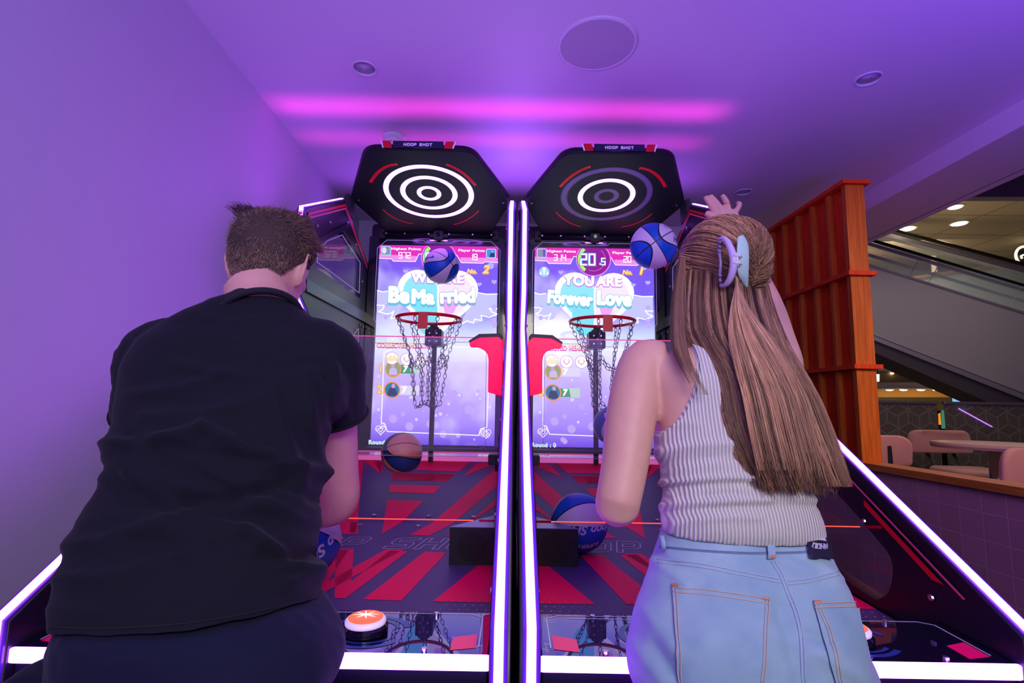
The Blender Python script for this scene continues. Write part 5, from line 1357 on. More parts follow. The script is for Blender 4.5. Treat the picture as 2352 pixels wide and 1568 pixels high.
for i in range(15000):
    az = rh.uniform(-PI, PI); el0 = minel(az); el = math.asin(rh.uniform(math.sin(el0), 1)) if el0 < 1.2 else 1.2
    s_ = surf(scalp(az, el))
    if not s_: continue
    ii = int(round((az+PI)/(2*PI)*NA)) % NA; jj = int(round((el-el0)/(PI/2-el0)*NE)); jj = max(0, min(NE, jj))
    if (s_[0]-(MH@V((0, 0, .01)))).length > radt[ii, jj]+.004: continue
    p, d = s_; top = max(0, min(1, (el-.25)/.55)); ln = .004+.006*min(1, (el-el0)/.5)+.015*top
    side = MH.to_3x3()@V((0, 0, -1)); fw = MH.to_3x3()@V((.25, 1, .35))
    swirl = d.cross(V((0, 0, 1)))*.5*noise.noise(p*14)
    g = (d*(.25+.45*top)+side*(.85*(1-top))+fw*(.75*top)+swirl+V((rh.gauss(0, .2), rh.gauss(0, .2), rh.gauss(0, .2)))).normalized()
    if top > .6 and noise.noise(p*22+V((5, 0, 0))) > .18: g = (g+d*.9).normalized(); ln *= 1.35
    if rh.random() < .02: ln *= 1.4
    if abs(az) > 1.9: ln *= .45
    p1 = p+g*ln*.5+d*.002; p2 = p+g*ln+(side if top < .5 else fw)*.003*1.2
    paths.append([p, p1, p2]); b_ = rh.uniform(.6, 1.35)*(.75+.45*noise.noise(p*30)); cols.append((.30*b_, .195*b_, .13*b_))
# tuft sticking up at the back left of the crown
for i in range(150):
    t = rh.random(); p0 = atY(545+60*t, 492-6*t+rh.uniform(-3, 8), 1.06+rh.uniform(-.03, .05)); e = atY(523+75*t+rh.uniform(-9, 9), 478-22*(1-abs(2*t-.6))*rh.random()+rh.uniform(-6, 6), 1.06)
    paths.append([p0, p0.lerp(e, .6)+V((.003, 0, .002)), e]); cols.append((.05,.03,.02))
strands('hair_strands', paths, .00075, hm, hair, cols)
# ------------------------------------------------------------------ WOMAN
wo = empty('person', (.42, .86, 0), 'woman in a ribbed tank top and light blue jeans with long brown hair, arm raised', 'person')
whc = atY(1657, 634, 1.12)
WH = Matrix.Translation(whc)@Euler((math.radians(4), math.radians(2), math.radians(6))).to_matrix().to_4x4()
bm = bmesh.new(); head(bm, WH, .925, .9)
wsL, wsR = atY(1478, 838, .985), atY(1786, 842, 1.0); wnb = atY(1655, 800, .99)
nk = WH@V((0, -.02, -.06)); limb(bm, [(*nk, .047), (*(nk.lerp(wnb, .5)), .046), (*wnb, .062)], 24)
rows = [(785,1598,1722,.99,.04,.045),(800,1545,1780,.99,.055,.055),(825,1480,1822,.985,.07,.065),(870,1480,1840,.975,.08,.075),(930,1500,1855,.965,.095,.08),(1000,1508,1862,.955,.11,.085),(1060,1516,1860,.945,.105,.085),(1130,1530,1860,.935,.09,.083),(1200,1525,1880,.925,.09,.083),(1250,1535,1885,.92,.085,.07),(1340,1525,1915,.905,.08,.06),(1450,1515,1935,.90,.075,.05)]
loft(bm, pixrings(rows, 44, 2.25))
ub = []
weL, wwL = atY(1418, 1158, .905), atY(1442, 1065, 1.12)
limb(bm, [(*(wsL+V((.03, .0, .0))), .044), (*wsL, .045), (*(wsL.lerp(weL, .35)+V((-.005, 0, 0))), .0455), (*(wsL.lerp(weL, .75)), .040), (*weL, .037), (*(weL.lerp(wwL, .3)), .038), (*(weL.lerp(wwL, .8)), .027), (*wwL, .024)], 24)
weR, wwR = atY(1768, 722, 1.21), atY(1692, 552, 1.335)
limb(bm, [(*(wsR+V((-.02, .0, .0))), .044), (*wsR, .045), (*(wsR.lerp(weR, .5)), .041), (*weR, .036), (*(weR.lerp(wwR, .3)), .036), (*(weR.lerp(wwR, .8)), .026), (*wwR, .024)], 24)
# raised right hand, back of the hand to the camera
P = lambda u, v, Y: atY(u, v, Y)
kn = [P(1645, 494, 1.365), P(1657, 486, 1.37), P(1672, 484, 1.37), P(1687, 491, 1.36)]
w0 = wwR
for i, k_ in enumerate(kn):
    a = w0.lerp(k_, .06)+(k_-(kn[0]+kn[3])/2)*.3; limb(bm, [(*a, .017), (*a.lerp(k_, .55), .0135), (*k_, .0105)], 14, 4)
finger(bm, [kn[0], P(1634, 474, 1.39), P(1625, 459, 1.405), P(1620, 451, 1.41)], .0095, .0072)
finger(bm, [kn[1], P(1647, 468, 1.395), P(1637, 456, 1.41), P(1631, 449, 1.415)], .0098, .0074)
finger(bm, [kn[2], P(1669, 465, 1.395), P(1662, 453, 1.41), P(1658, 447, 1.412)], .0095, .0072)
finger(bm, [kn[3], P(1695, 478, 1.38), P(1699, 468, 1.395), P(1692, 466, 1.405)], .0084, .0066)
finger(bm, [w0.lerp(kn[0], .25), P(1655, 512, 1.35), P(1638, 498, 1.36), P(1621, 489, 1.37)], .014, .0088)
# lowered left hand, held open in front of her
kn2 = [wwL+V((dx, .05, .075)) for dx in (.032, .012, -.008, -.026)]
for i, k_ in enumerate(kn2):
    a = wwL.lerp(k_, .06)+(k_-(kn2[0]+kn2[3])/2)*.3; limb(bm, [(*a, .016), (*a.lerp(k_, .55), .0135), (*k_, .0105)], 14, 4)
    L_ = (.068, .076, .070, .056)[i]; d1 = V((.02*(1.5-i), .65, .75)).normalized(); d2 = V((.02*(1.5-i), .95, .2)).normalized()
    finger(bm, [k_, k_+d1*L_*.45, k_+d1*L_*.45+d2*L_*.3, k_+d1*L_*.45+d2*L_*.52], .0092, .007)
finger(bm, [wwL+V((.018, .012, .02)), wwL+V((.042, .03, .035)), wwL+V((.05, .05, .055)), wwL+V((.052, .07, .068))], .013, .0085)
for s in (-1, 1):
    hp = V((.395+s*.08, .88, .86)); knp = V((.395+s*.10, .88, .48)); an = V((.40+s*.10, .84, .08))
    limb(bm, [(*hp, .070), (*(hp.lerp(knp, .5)), .066), (*knp, .050), (*(knp.lerp(an, .35)), .048), (*an, .034)], 20)
    limb(bm, [(*(an+V((0, -.02, -.03))), .032), (*(an+V((0, .07, -.045))), .030), (*(an+V((s*.008, .13, -.05))), .022)], 16)
wbm = remesh(bm, .0038, 5, .5)
wbody = link('body', wbm, skin, wo, True); eyes(wo, WH, .925)
wbv = bvh_of(wbody.data); wof = wloc(wbody)
bm = bmesh.new(); c = P(1652, 469, 1.385); ax = (P(1645, 466, 1.39)-kn[1]).normalized(); c = kn[2].lerp(P(1669, 465, 1.395), .62); ax = (P(1669, 465, 1.395)-kn[2]).normalized(); a = ax.orthogonal().normalized(); b = ax.cross(a)
tube(bm, [c+(a*math.cos(t)+b*math.sin(t))*.0102 for t in [2*PI*i/24 for i in range(24)]], .0012, 6, closed=True); link('gold_ring', bm, mat('gold', (.9,.6,.2), .2, 1), wo, True)
# ribbed tank top cut from the body surface
def tank_half(z, back):
    pts = [(1.00, .30), (1.17, .30), (1.205, .155), (1.25, .118), (1.30, .092), (1.345, .082), (1.40, .078), (1.5, .078)]
    for (z0, a), (z1, b) in zip(pts, pts[1:]):
        if z0 <= z <= z1: return a+(b-a)*(z-z0)/(z1-z0)
    return 0
bm = bmesh.new(); bm.from_mesh(wbody.data); off = wof
ztop = atY(1600, 775, .99).z; zhem = atY(1700, 1226, .845).z
armcut = [(wsL, weL), (wsR, weR)]
def keep(f):
    c = f.calc_center_median()+off; n = f.normal
    xc = .43+(c.z-1.05)*-.02
    xc = ((1690-1178)*.96/1200)
    if c.z < zhem-.012 or c.z > ztop+.06 or c.y > 1.12: return False
    if c.x < xc-.175 and c.z > 1.02 and (c-wsL.lerp(weL, .6)).length < .2 and c.x < atY(1500, 1000, .93).x-.008: return False
    x = abs(c.x-xc)
    if c.z > 1.17 and x > tank_half(c.z, n.y < 0): return False
    if x > .185: return False
    if c.z > 1.345 and x < .047 : return False
    if c.z > 1.30 and n.y > .2 and x < .06: return False
    if c.z > ztop+.02: return False
    return True
bmesh.ops.delete(bm, geom=[f for f in bm.faces if not keep(f)], context='FACES')
bm.verts.ensure_lookup_table()
# keep only the largest piece
seen = set(); best = []
for v in bm.verts:
    if v in seen: continue
    st = [v]; comp = []; seen.add(v)
    while st:
        q = st.pop(); comp.append(q)
        for e in q.link_edges:
            o_ = e.other_vert(q)
            if o_ not in seen: seen.add(o_); st.append(o_)
    if len(comp) > len(best): best = comp
bs = set(best); bmesh.ops.delete(bm, geom=[v for v in bm.verts if v not in bs], context='VERTS')
for it in range(14):
    bnd = [v for v in bm.verts if v.is_boundary]; new = {}
    for v in bnd:
        nb_ = [e.other_vert(v) for e in v.link_edges if e.is_boundary]
        if len(nb_) == 2: new[v] = v.co*.4+(nb_[0].co+nb_[1].co)*.3
    for v, c in new.items(): v.co = c
bm.normal_update(); tm = bpy.data.meshes.new('tank'); bm.to_mesh(tm)
# boundary loops for the rib trims
loops = []
bed = {e for e in bm.edges if e.is_boundary}
while bed:
    e = bed.pop(); v0, v = e.verts; lp = [v0, v]
    while True:
        nx = [x for x in v.link_edges if x in bed]
        if not nx: break
        bed.remove(nx[0]); v = nx[0].other_vert(v); lp.append(v)
        if v is v0: break
    if len(lp) > 40: loops.append([q.co+off for q in lp[:-1:2]])
bm.free(); tm.transform(Matrix.Translation(off))
wf = [(V(a), V(b), w_, d_) for a, b, w_, d_ in (((1520,1040),(1680,1020),11,.0045),((1530,1068),(1720,1050),9,-.004),((1525,1110),(1780,1098),8,.0055),((1535,1122),(1760,1112),8,-.005),((1530,1165),(1760,1150),10,.005),((1540,1178),(1860,1165),9,-.0045),((1560,1200),(1740,1188),9,.004),((1505,985),(1600,975),9,.0025),((1700,1130),(1860,1150),9,.004),((1620,1140),(1850,1130),8,-.003),((1500,1090),(1560,1150),9,.004))]
def tankf(co, n):
    s = .0060+.0015*noise.noise(co*30)
    u, v = project(co); p = V((u, v))
    if n.y < .5:
        for a, b, w_, d_ in wf:
            ab = b-a; t = max(0, min(1, (p-a).dot(ab)/ab.length_squared)); d = (p-(a+ab*t)+V((0, 6*math.sin(t*PI)))).length/w_
            if d < 3: s += d_*math.exp(-d*d)
    if v > 1185: s += .004*min(1, (v-1185)/45)
    return max(s, .0035)
displace(tm, tankf)
knit = mat('ribbed_beige_knit', (.60,.53,.52), .85, sheen=.2); T, B = nt(knit); n = T.nodes; l = T.links
tc = n.new('ShaderNodeTexCoord'); wv = n.new('ShaderNodeTexWave'); wv.inputs['Scale'].default_value = 56; wv.inputs['Distortion'].default_value = .6; wv.inputs['Detail'].default_value = 1; l.new(tc.outputs['Object'], wv.inputs['Vector'])
bp = n.new('ShaderNodeBump'); bp.inputs['Strength'].default_value = .7; bp.inputs['Distance'].default_value = .0025; l.new(wv.outputs['Fac'], bp.inputs['Height']); l.new(bp.outputs[0], B.inputs['Normal'])
cr = n.new('ShaderNodeValToRGB'); cr.color_ramp.elements[0].color = (.44,.42,.38,1); cr.color_ramp.elements[1].color = (.74,.72,.66,1); l.new(wv.outputs['Fac'], cr.inputs[0]); l.new(cr.outputs[0], B.inputs['Base Color'])
o_ = bpy.data.objects.new('t', tm); C.objects.link(o_); so_ = o_.modifiers.new('s', 'SOLIDIFY'); so_.thickness = .002; so_.offset = 0
dg = bpy.context.evaluated_depsgraph_get(); tm2 = bpy.data.meshes.new_from_object(o_.evaluated_get(dg)); bpy.data.objects.remove(o_)
tank = link('tank_top', tm2, knit, wo, True)
for lp in loops:
    q = [sum((lp[(i+j) % len(lp)] for j in range(-3, 4)), V())/7 for i in range(0, len(lp), 2)]
    bm = bmesh.new(); tube(bm, q, .0048, 8, closed=True); link('ribbed_trim', bm, knit, tank, True)
# jeans
bm = bmesh.new()
rows = [(1222,1520,1888,.935,.085,.088),(1250,1512,1904,.925,.09,.092),(1300,1504,1922,.905,.10,.10),(1360,1486,1955,.885,.11,.11),(1430,1462,1985,.865,.115,.122),(1500,1446,2000,.855,.12,.128),(1568,1436,2012,.85,.12,.13),(1620,1450,2000,.85,.105,.115)]
loft(bm, pixrings(rows, 56, 2.4))
for s in (-1, 1):
    a = V((.385+s*.080, .865, .84)); kn_ = V((.395+s*.115, .88, .48)); an = V((.40+s*.12, .85, .07))
    limb(bm, [(*(a+V((-s*.008, 0, .05))), .092), (*a, .100), (*a.lerp(kn_, .4), .102), (*kn_, .098), (*kn_.lerp(an, .5), .098), (*an, .100)], 28)
jm = remesh(bm, .0055, 12)
jf = [(V(a), V(b), w_, d_) for a, b, w_, d_ in (((1505,1290),(1580,1345),10,.004),((1515,1275),(1620,1330),9,-.003),((1800,1400),(1850,1568),22,-.009),((1760,1290),(1800,1420),10,-.002),((1860,1455),(1900,1470),14,-.006),((1700,1260),(1850,1300),9,.002),((1480,1400),(1560,1500),16,.004),((1455,1480),(1520,1560),16,.005),((1500,1480),(1560,1568),14,-.004),((1880,1500),(1980,1560),16,.004),((1850,1270),(1930,1330),8,.003))]
def jeanf(co, n):
    s = .0035*noise.noise(V((co.x*10, co.y*10, co.z*16)))+.0015*noise.noise(co*40)
    u, v = project(co); p = V((u, v))
    if n.y < .4:
        for a, b, w_, d_ in jf:
            ab = b-a; t = max(0, min(1, (p-a).dot(ab)/ab.length_squared)); d = (p-(a+ab*t)).length/w_
            if d < 3: s += d_*math.exp(-d*d)
    return s
displace(jm, jeanf)
denim = mat('light_blue_denim', (.33,.43,.62), .8, sheen=.15); T, B = nt(denim); n = T.nodes; l = T.links
tc = n.new('ShaderNodeTexCoord'); no = n.new('ShaderNodeTexNoise'); no.inputs['Scale'].default_value = 9; no.inputs['Detail'].default_value = 8; l.new(tc.outputs['Object'], no.inputs['Vector'])
cr = n.new('ShaderNodeValToRGB'); cr.color_ramp.elements[0].position = .3; cr.color_ramp.elements[1].position = .72; cr.color_ramp.elements[0].color = (.19,.34,.48,1); cr.color_ramp.elements[1].color = (.40,.56,.64,1)
l.new(no.outputs['Fac'], cr.inputs[0]); l.new(cr.outputs[0], B.inputs['Base Color'])
n2 = n.new('ShaderNodeTexNoise'); n2.inputs['Scale'].default_value = 900; l.new(tc.outputs['Object'], n2.inputs['Vector']); bp = n.new('ShaderNodeBump'); bp.inputs['Strength'].default_value = .3; bp.inputs['Distance'].default_value = .0006; l.new(n2.outputs['Fac'], bp.inputs['Height']); l.new(bp.outputs[0], B.inputs['Normal'])
jeans = link('jeans', jm, denim, wo, True); jb = bvh_of(jeans.data); jo = wloc(jeans)
stitch = mat('tan_stitching', (.55,.42,.36), .8); seamd = mat('denim_seam', (.40,.48,.62), .85); dseam = mat('denim_dark_edge', (.15,.22,.38), .85); rust = mat('rust_bartack', (.55,.22,.10), .8)
def patch(name, pix, mt, parent, lift=.0035, res=14):
    """thin cloth patch lying on the jeans, given by a 4-sided pixel outline (TL,TR,BR,BL)"""
    bm = bmesh.new(); g = {}; TL, TR, BR_, BL = [V(p) for p in pix]
    for i in range(res+1):
        for j in range(res+1):
            s, t = i/res, j/res; p = (TL*(1-s)+TR*s)*(1-t)+(BL*(1-s)+BR_*s)*t; h = hit(jb, jo, p.x, p.y, lift)
            if h: g[i, j] = (bm.verts.new(h[0]), bm.verts.new(h[0]-h[1]*lift*1.3))
    for i in range(res):
        for j in range(res):
            k = [(i, j), (i+1, j), (i+1, j+1), (i, j+1)]
            if all(q in g for q in k):
                bm.faces.new([g[q][0] for q in k]); bm.faces.new([g[q][1] for q in reversed(k)])
    for e in [e for e in bm.edges if e.is_boundary and e.verts[0].co != e.verts[1].co]: pass
    return link(name, bm, mt, parent, True)
def dbl(name, pix, parent=jeans, gap=5, mt=None):
    seamline(name, jb, jo, pix, .0013, mt or seamd, parent, .0004)
pk = patch('back_pocket', [(1545,1345),(1768,1378),(1762,1600),(1562,1600)], denim, jeans)
for dd in (0, 7):
    seamline('pocket_stitching', jb, jo, [(1549+dd,1350),(1553+dd,1430),(1558+dd,1520),(1562+dd,1566)], .0008, stitch, pk, .0042)
    seamline('pocket_stitching', jb, jo, [(1764-dd,1382),(1761-dd,1450),(1757-dd,1520),(1752-dd,1566)], .0008, stitch, pk, .0042)
    seamline('pocket_stitching', jb, jo, [(1548,1350+dd*1.6),(1620,1357+dd*1.6),(1700,1368+dd*1.6),(1764,1378+dd*1.6)], .0009, stitch, pk, .0042)
patch('bartack', [(1546,1341),(1562,1343),(1562,1349),(1546,1347)], rust, pk, .0048, 3); patch('bartack', [(1746,1372),(1766,1375),(1766,1381),(1746,1378)], rust, pk, .0048, 3)
pk2 = patch('back_pocket', [(1866,1385),(1966,1381),(2000,1600),(1925,1600)], denim, jeans)
for dd in (0, 7):
    seamline('pocket_stitching', jb, jo, [(1868+dd,1388),(1890+dd,1430),(1908+dd,1480),(1922+dd,1566)], .0008, stitch, pk2, .0042)
    seamline('pocket_stitching', jb, jo, [(1868,1388+dd*1.5),(1910,1386+dd*1.5),(1960,1383+dd*1.5)], .0009, stitch, pk2, .0042)
patch('bartack', [(1866,1381),(1882,1381),(1882,1387),(1866,1387)], rust, pk2, .0048, 3)
for dd in (0, 8):
    seamline('yoke_seam', jb, jo, [(1510,1284+dd),(1600,1293+dd),(1700,1312+dd),(1795,1330+dd)], .0010, seamd, jeans, .0006)
    seamline('yoke_seam', jb, jo, [(1810,1334+dd),(1860,1328+dd),(1926,1312+dd)], .0010, seamd, jeans, .0006)
    seamline('centre_seam', jb, jo, [(1772+dd,1290),(1790+dd,1320),(1806+dd,1360),(1826+dd,1410),(1838+dd,1470),(1842+dd,1566)], .0010, seamd, jeans, .0006)
    seamline('waistband_seam', jb, jo, [(1516,1254+dd*.4),(1600,1262+dd*.4),(1700,1268+dd*.4),(1800,1268+dd*.4),(1900,1264+dd*.4)], .0009, dseam, jeans, .0006)
lp1 = patch('belt_loop', [(1756,1219),(1773,1219),(1780,1286),(1762,1286)], denim, jeans, .006, 6)
patch('bartack', [(1763,1279),(1779,1279),(1780,1285),(1764,1285)], rust, lp1, .0075, 3)
bm = bmesh.new(); q = [hit(jb, jo, u, v, l_) for u, v, l_ in ((1526,1236,.004),(1533,1245,.012),(1537,1258,.014),(1528,1264,.004))]; tube(bm, [x[0] for x in q if x], .004, 8); link('belt_loop', bm, denim, jeans, True)
pt_ = patch('label_patch', [(1843,1219),(1896,1222),(1906,1288),(1856,1285)], mat('dark_label_leather', (.012,.010,.028), .6), jeans, .007, 8)
patch('label_bar', [(1856,1234),(1884,1237),(1888,1248),(1859,1246)], mat('label_print', (.55,.5,.7), .6), pt_, .0088, 4)
for i, ch in enumerate('DRDENIM'):
    u = 1861+i*4.3; h = hit(jb, jo, u+1.5, 1260+i*.3, .0086)
    if h:
        ex = (hit(jb, jo, u+5, 1261, .0086) or h)[0]-h[0]; ex = ex.normalized() if ex.length > 1e-5 else V((1, 0, 0))
        me = text2d(ch, .0125, .0004, .0002); me.transform(frame_m(h[0], ex, (0, 0, 1))@Matrix.Rotation(0, 4, 'X')); link('label_letter', me, mat('label_print', (.55,.5,.7), .6), pt_)
for s in (-1, 1):
    bm = bmesh.new(); x = .40+s*.105
    limb(bm, [(x, .77, .040, .036), (x, .85, .05, .043), (x, .94, .042, .040), (x+s*.008, 1.02, .035, .030)], 20); box(bm, (x-.04, .74, .0), (x+.04, 1.045, .022), .008)
    link('shoe', remesh(bm, .006, 3), mat('white_trainer', (.7,.7,.7), .5), wo, True)
# ------------------------------------------------------------------ her hair
rg = random.Random(21); hmw = hairmat('long_brown_hair', .38); headv = bvh_of(wbody.data)
Hm = WH.to_3x3()
def wsurf(az, el, lift):
    d = (Hm@scalp(az, el)).normalized(); c0 = WH@V((0, 0, .01)); r = headv.ray_cast(c0-wof+d*.145, -d); return r[0]+wof+d*lift
def wmin(az):
    a = abs(az); return -.62 if a < 1.0 else (-.62+(a-1.0)*.5 if a < 1.5 else (-.37+(a-1.5)*1.4 if a < 2.2 else .62))
bmc = bmesh.new(); g = {}; NA, NE = 60, 22
for i in range(NA):
    az = -PI+2*PI*i/NA
    for j in range(NE+1):
        el = wmin(az)+(PI/2-wmin(az))*j/NE; g[i, j] = bmc.verts.new(wsurf(az, el, .003+.011*min(1, j/5)))
for i in range(NA):
    for j in range(NE): bmc.faces.new((g[i, j], g[(i+1) % NA, j], g[(i+1) % NA, j+1], g[i, j+1]))
whair = link('hair', bmc, mat('hair_base_dark', (.06,.036,.024), .7), wo, True)
# hanging mass: rows (v, uLeft, uRight, Y of back surface, thickness)
hr = [(575,1566,1752,1.075,.07),(640,1556,1764,1.03,.085),(700,1548,1778,.975,.08),(760,1550,1800,.925,.075),(800,1572,1817,.903,.075),(850,1602,1843,.878,.065),(900,1614,1868,.866,.06),(960,1620,1888,.853,.055),(1020,1642,1904,.842,.05),(1070,1668,1912,.836,.045),(1118,1700,1918,.832,.04)]
hq = catmull(hr, 6)
def hrow(t):
    x = t*(len(hq)-1); i = min(int(x), len(hq)-2); f_ = x-i; return [hq[i][k]*(1-f_)+hq[i+1][k]*f_ for k in range(5)]
def hpt(a, t, depth=0, jit=0):
    v, ul, ur, Y, th = hrow(t); u = ul+(ur-ul)*a; bulge = (2*a-1)**2
    return atY(u, v, Y+th*bulge*.9+depth)
bm = bmesh.new(); rows_ = []
for i in range(26):
    t = i/26*.90; ring = []
    for k in range(20): ring.append(hpt(.08+.84*k/19, t, .012))
    for k in range(20): ring.append(hpt(.92-.84*k/19, t, .012+hrow(t)[4]*.35))
    rows_.append(ring)
loft(bm, rows_); link('hair_lower_mass', bm, mat('hair_base_lower', (.12,.068,.040), .7), whair, True)
paths, cols = [], []
def shade(a, t0):
    k = noise.noise(V((a*13, t0*3, 1)))+.5*noise.noise(V((a*45, 0, 4)))
    k2 = .5+.5*math.tanh(6*(noise.noise(V((a*19, t0*1.5, 7)))+.35*noise.noise(V((a*60, 0, 2)))+.02)); b_ = (.30+1.05*k2+.35*k)*rg.uniform(.6, 1.4); w_ = max(0, min(1, .35+k)); 
    return tuple(x*b_ for x in ((.25+.16*w_), (.135+.085*w_), (.075+.04*w_)))
for i in range(9500):
    a = rg.random(); a = a*.985+.0075; t0 = rg.uniform(0, .30) if rg.random() < .75 else rg.uniform(.2, .6); t1 = min(1.0, .74+.27*rg.random()**.7+.03*math.sin(a*25))
    dp = rg.uniform(-.004, .016); a1 = a+rg.gauss(0, .035); ph = rg.random()*6.28; am = rg.uniform(0, .012); pts = []
    for k in range(11):
        t = t0+(t1-t0)*k/10; aa = a+(a1-a)*k/10; aa += am*math.sin(t*9+ph)*t*.8+.022*noise.noise(V((a*7, t*3.0, 9)))*t
        pts.append(hpt(max(-.02, min(1.03, aa)), t, dp*(1-.2*t)))
    if t1 > .97: pts[-1] += V((rg.gauss(0, .004), 0, rg.gauss(-.004, .007)))
    paths.append(pts); cols.append(shade(a, t0))
# flyaway ends to the lower right and left
for i in range(500):
    a = rg.choice((rg.uniform(.85, 1.0), rg.uniform(.92, 1.0), rg.uniform(0, .1))); t0 = rg.uniform(.2, .75); ex = (1 if a > .5 else -1)*rg.uniform(.004, .030); pts = []
    for k in range(9):
        t = t0+(1.0-t0)*k/8*rg.uniform(.97, 1.0); p = hpt(a, min(1, t), .0); pts.append(p+V((ex*(k/8)**1.6, 0, 0)))
    paths.append(pts); cols.append(shade(a, 0))
# left locks over the shoulder
for i in range(260):
    t = rg.random(); s_ = rg.random(); o_ = rg.gauss(0, 3)
    pix = [(1560+14*s_, 590), (1550+18*s_+o_, 660), (1543+26*s_+o_, 730), (1545+34*s_+o_, 800), (1572+26*s_+o_, 855), (1610+30*s_+o_, 925)]
    k_ = 4+int(t*1.99); pts = [atY(u, v, Y-.010) for (u, v), Y in zip(pix[:k_+1], (1.09, 1.05, 1.0, .93, .888, .872))]
    pts = [V(q) for q in catmull([tuple(p) for p in pts], 3)]; pts = pts[:max(7, int(len(pts)*rg.uniform(.55, 1)))]; paths.append(pts); cols.append(shade(.02+.1*s_, 0))
strands('hair_strands', paths, .00085, hmw, whair, cols)
# crown hair swept back into the claw clip
clipc = atY(1683, 622, 1.0); paths, cols = [], []
CA, CE = .16, -.22
for i in range(5200):
    az = rg.uniform(-2.7, 2.7); el = rg.uniform(max(-.28+.2*rg.random()**2, wmin(az)), 1.45)
    a0 = az; e0 = el; pts = []; n_ = 9; jt = rg.gauss(0, .05); lf = rg.uniform(.012, .021); stop = rg.uniform(.75, 1)
    p0 = scalp(a0, e0); tg = scalp(CA+rg.gauss(0, .02), CE+(e0-.35)*.42+rg.gauss(0, .03))
    for k in range(n_):
        t = k/(n_-1)*stop; d = p0.slerp(tg, t) if p0.angle(tg) < 3.0 else p0.lerp(tg, t)
        dn = (Hm@d).normalized(); c0 = WH@V((0, 0, .01)); r = headv.ray_cast(c0-wof+dn*.145, -dn)
        lift = lf+.012*t*t; pts.append(r[0]+wof+dn*lift)
    paths.append(pts); k = noise.noise(V((az*7, el*7, 2))); k2 = .5+.5*math.tanh(5*(noise.noise(V((az*6, el*6, 2)))+.5*noise.noise(V((az*19, el*19, 8)))+.05)); b_ = (.25+1.15*k2)*rg.uniform(.6, 1.4); cols.append((.46*b_, .26*b_, .13*b_))
strands('crown_strands', paths, .0008, hmw, whair, cols)
# lighter ponytail lock that leaves the clip
paths, cols = [], []
for i in range(1700):
    s_ = rg.random(); o_ = rg.gauss(0, 1.5); L_ = .32+.66*rg.random()**1.7
    pix = [(1690+6*(s_-.5)+o_, 622), (1694+10*(s_-.5), 655), (1700+46*(s_-.5), 710), (1722+92*(s_-.5)+o_, 770), (1752+128*(s_-.5)+o_, 840), (1780+150*(s_-.5), 910), (1800+160*(s_-.5), 990), (1818+165*(s_-.5), 1060), (1826+160*(s_-.5), 1108)]
    Ys = [1.0, .975, .945, .905, .872, .852, .838, .830, .826]
    q = catmull([tuple(atY(u, v, Y-.002+rg.uniform(-.003, .003)-.008*(1-(2*s_-1)**2))) for (u, v), Y in zip(pix, Ys)], 3); q = q[:max(6, int(len(q)*L_))]
    paths.append([V(p) for p in q]); k = noise.noise(V((s_*9, 0, 5))); k2 = .5+.5*math.tanh(5*(noise.noise(V((s_*16, 0, 5)))+.1)); b_ = (.35+.85*k2)*rg.uniform(.65, 1.35); cols.append((.58*b_, .33*b_, .18*b_))
strands('ponytail_strands', paths, .0008, hmw, whair, cols)
# claw clip
lvp = mat('lavender_clip_plastic', (.52,.42,.62), .35); tlp = mat('sage_clip_plastic', (.40,.62,.52), .35)
cy_ = .985
clip_ = []
bm = bmesh.new(); q = catmull([tuple(atY(u, v, Y))+(r,) for u, v, Y, r in ((1652,549,1.0,.003),(1664,548,.982,.005),(1676,566,.968,.0065),(1685,598,.960,.0075),(1680,632,.966,.0065),(1667,654,.982,.005),(1655,656,1.0,.003))], 5)
ribbon = bmesh.new(); pts = [V(p[:3]) for p in q]
for i, p in enumerate(pts): pass
tube(bm, pts, [p[3] for p in q], 12)
for v in bm.verts: pass
cl_ = link('claw_clip', bm, lvp, wo, True)
bm = bmesh.new(); q = catmull([tuple(atY(u, v, Y))+(r,) for u, v, Y, r in ((1652,549,1.0,.0022),(1652,575,.99,.003),(1655,605,.985,.003),(1653,635,.99,.003),(1655,656,1.0,.0022))], 5); tube(bm, [p[:3] for p in q], [p[3] for p in q], 8)
for i in range(9):
    v_ = 556+i*11; a = atY(1653, v_, .985); b = atY(1660, v_+2, 1.01); tube(bm, [a, b], [.003, .0015], 6)
link('clip_teeth', bm, mat('dark_lavender_plastic', (.22,.17,.30), .3), cl_, True)
bm = bmesh.new(); rings = []
for u, v, Y, hw in catmull([(1704,541,.985,.002),(1703,546,.98,.0085),(1706,565,.973,.0125),(1706,598,.966,.0135),(1707,630,.972,.0115),(1712,652,.985,.006),(1714,660,.99,.002)], 5):
    rings.append(sring(atY(u, v, Y), (1, .25, 0), (0, 1, 0), hw, .004, None, 20))
loft(bm, rings); link('clip_jaw', bm, tlp, cl_, True)
bm = bmesh.new()
for v_ in (588, 605): tube(bm, [atY(1684, v_-2, .955), atY(1704, v_, .955)], .0032, 8)
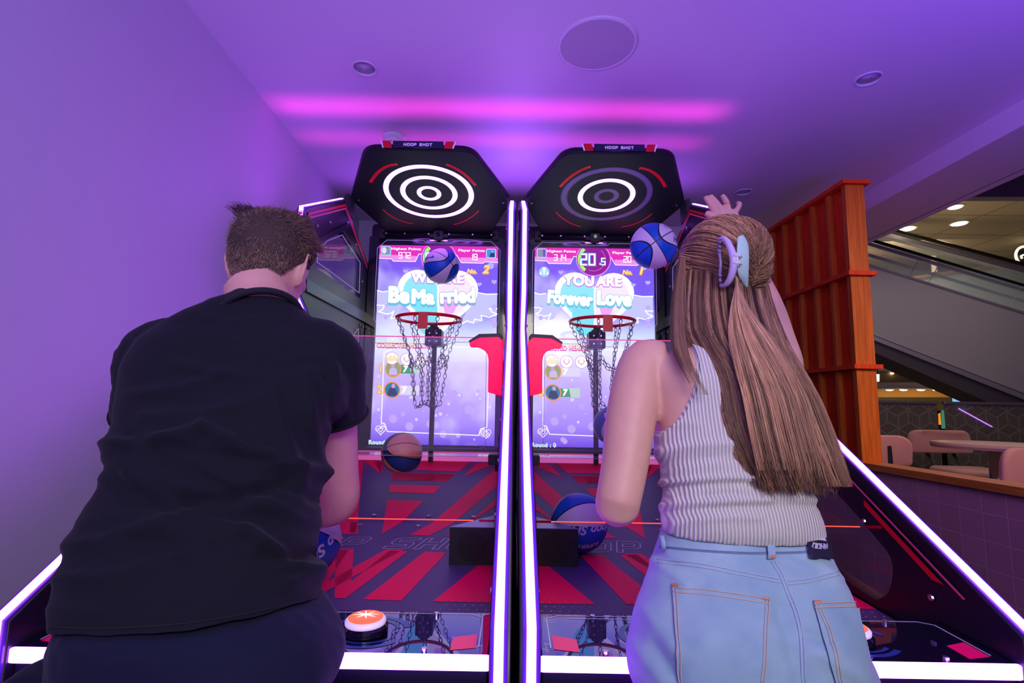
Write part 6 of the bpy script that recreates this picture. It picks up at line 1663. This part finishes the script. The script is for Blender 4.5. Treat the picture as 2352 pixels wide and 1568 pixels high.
tube(bm, [atY(1692, 582, .957), atY(1692, 612, .957)], .004, 10); link('clip_hinge', bm, mat('pale_clip_hinge', (.6,.6,.62), .3), cl_, True)
# ------------------------------------------------------------------ every far-apart piece of a part becomes a part of its own
def far_pieces(me):
    n = len(me.vertices); par = list(range(n))
    def find(x):
        while par[x] != x: par[x] = par[par[x]]; x = par[x]
        return x
    for e in me.edges:
        a, b = find(e.vertices[0]), find(e.vertices[1])
        if a != b: par[b] = a
    isl = {}
    for i in range(n): isl.setdefault(find(i), []).append(i)
    isl = list(isl.values())
    if len(isl) < 2 or len(isl) > 260: return None
    bb = []
    for s in isl:
        c = [me.vertices[i].co for i in s]; bb.append((V([min(q[k] for q in c) for k in range(3)]), V([max(q[k] for q in c) for k in range(3)])))
    g = list(range(len(isl)))
    def f2(x):
        while g[x] != x: x = g[x]
        return x
    for i in range(len(isl)):
        for j in range(i+1, len(isl)):
            gap = V([max(0, bb[i][0][k]-bb[j][1][k], bb[j][0][k]-bb[i][1][k]) for k in range(3)]).length
            if gap <= max(.02, .5*max(max(bb[i][1]-bb[i][0]), max(bb[j][1]-bb[j][0]))):
                a, b = f2(i), f2(j)
                if a != b: g[b] = a
    out = {}
    for i in range(len(isl)): out.setdefault(f2(i), []).extend(isl[i])
    return list(out.values())
for o in [x for x in C.objects if x.type == 'MESH' and x.parent and len(x.data.vertices) < 40000]:
    if any(k in o.name for k in ('hair', 'strands', 'body', 'halftone', 'holes')): continue
    ps = far_pieces(o.data)
    if not ps or len(ps) < 2 or len(ps) > 24: continue
    base = o.name.split('.')[0]
    if base.endswith('s') and not base.endswith(('ss', 'jeans')) : base = base[:-1]
    src = o.data; kids = list(o.children)
    for k, vs in enumerate(ps):
        keep_ = set(vs); bm = bmesh.new(); bm.from_mesh(src); bm.verts.ensure_lookup_table()
        bmesh.ops.delete(bm, geom=[v for v in bm.verts if v.index not in keep_], context='VERTS')
        me = bpy.data.meshes.new(base); bm.to_mesh(me); bm.free()
        for m_ in src.materials: me.materials.append(m_)
        if k == 0: o.data = me; o.name = base
        else:
            c = o.copy(); c.data = me; c.name = base; C.objects.link(c)
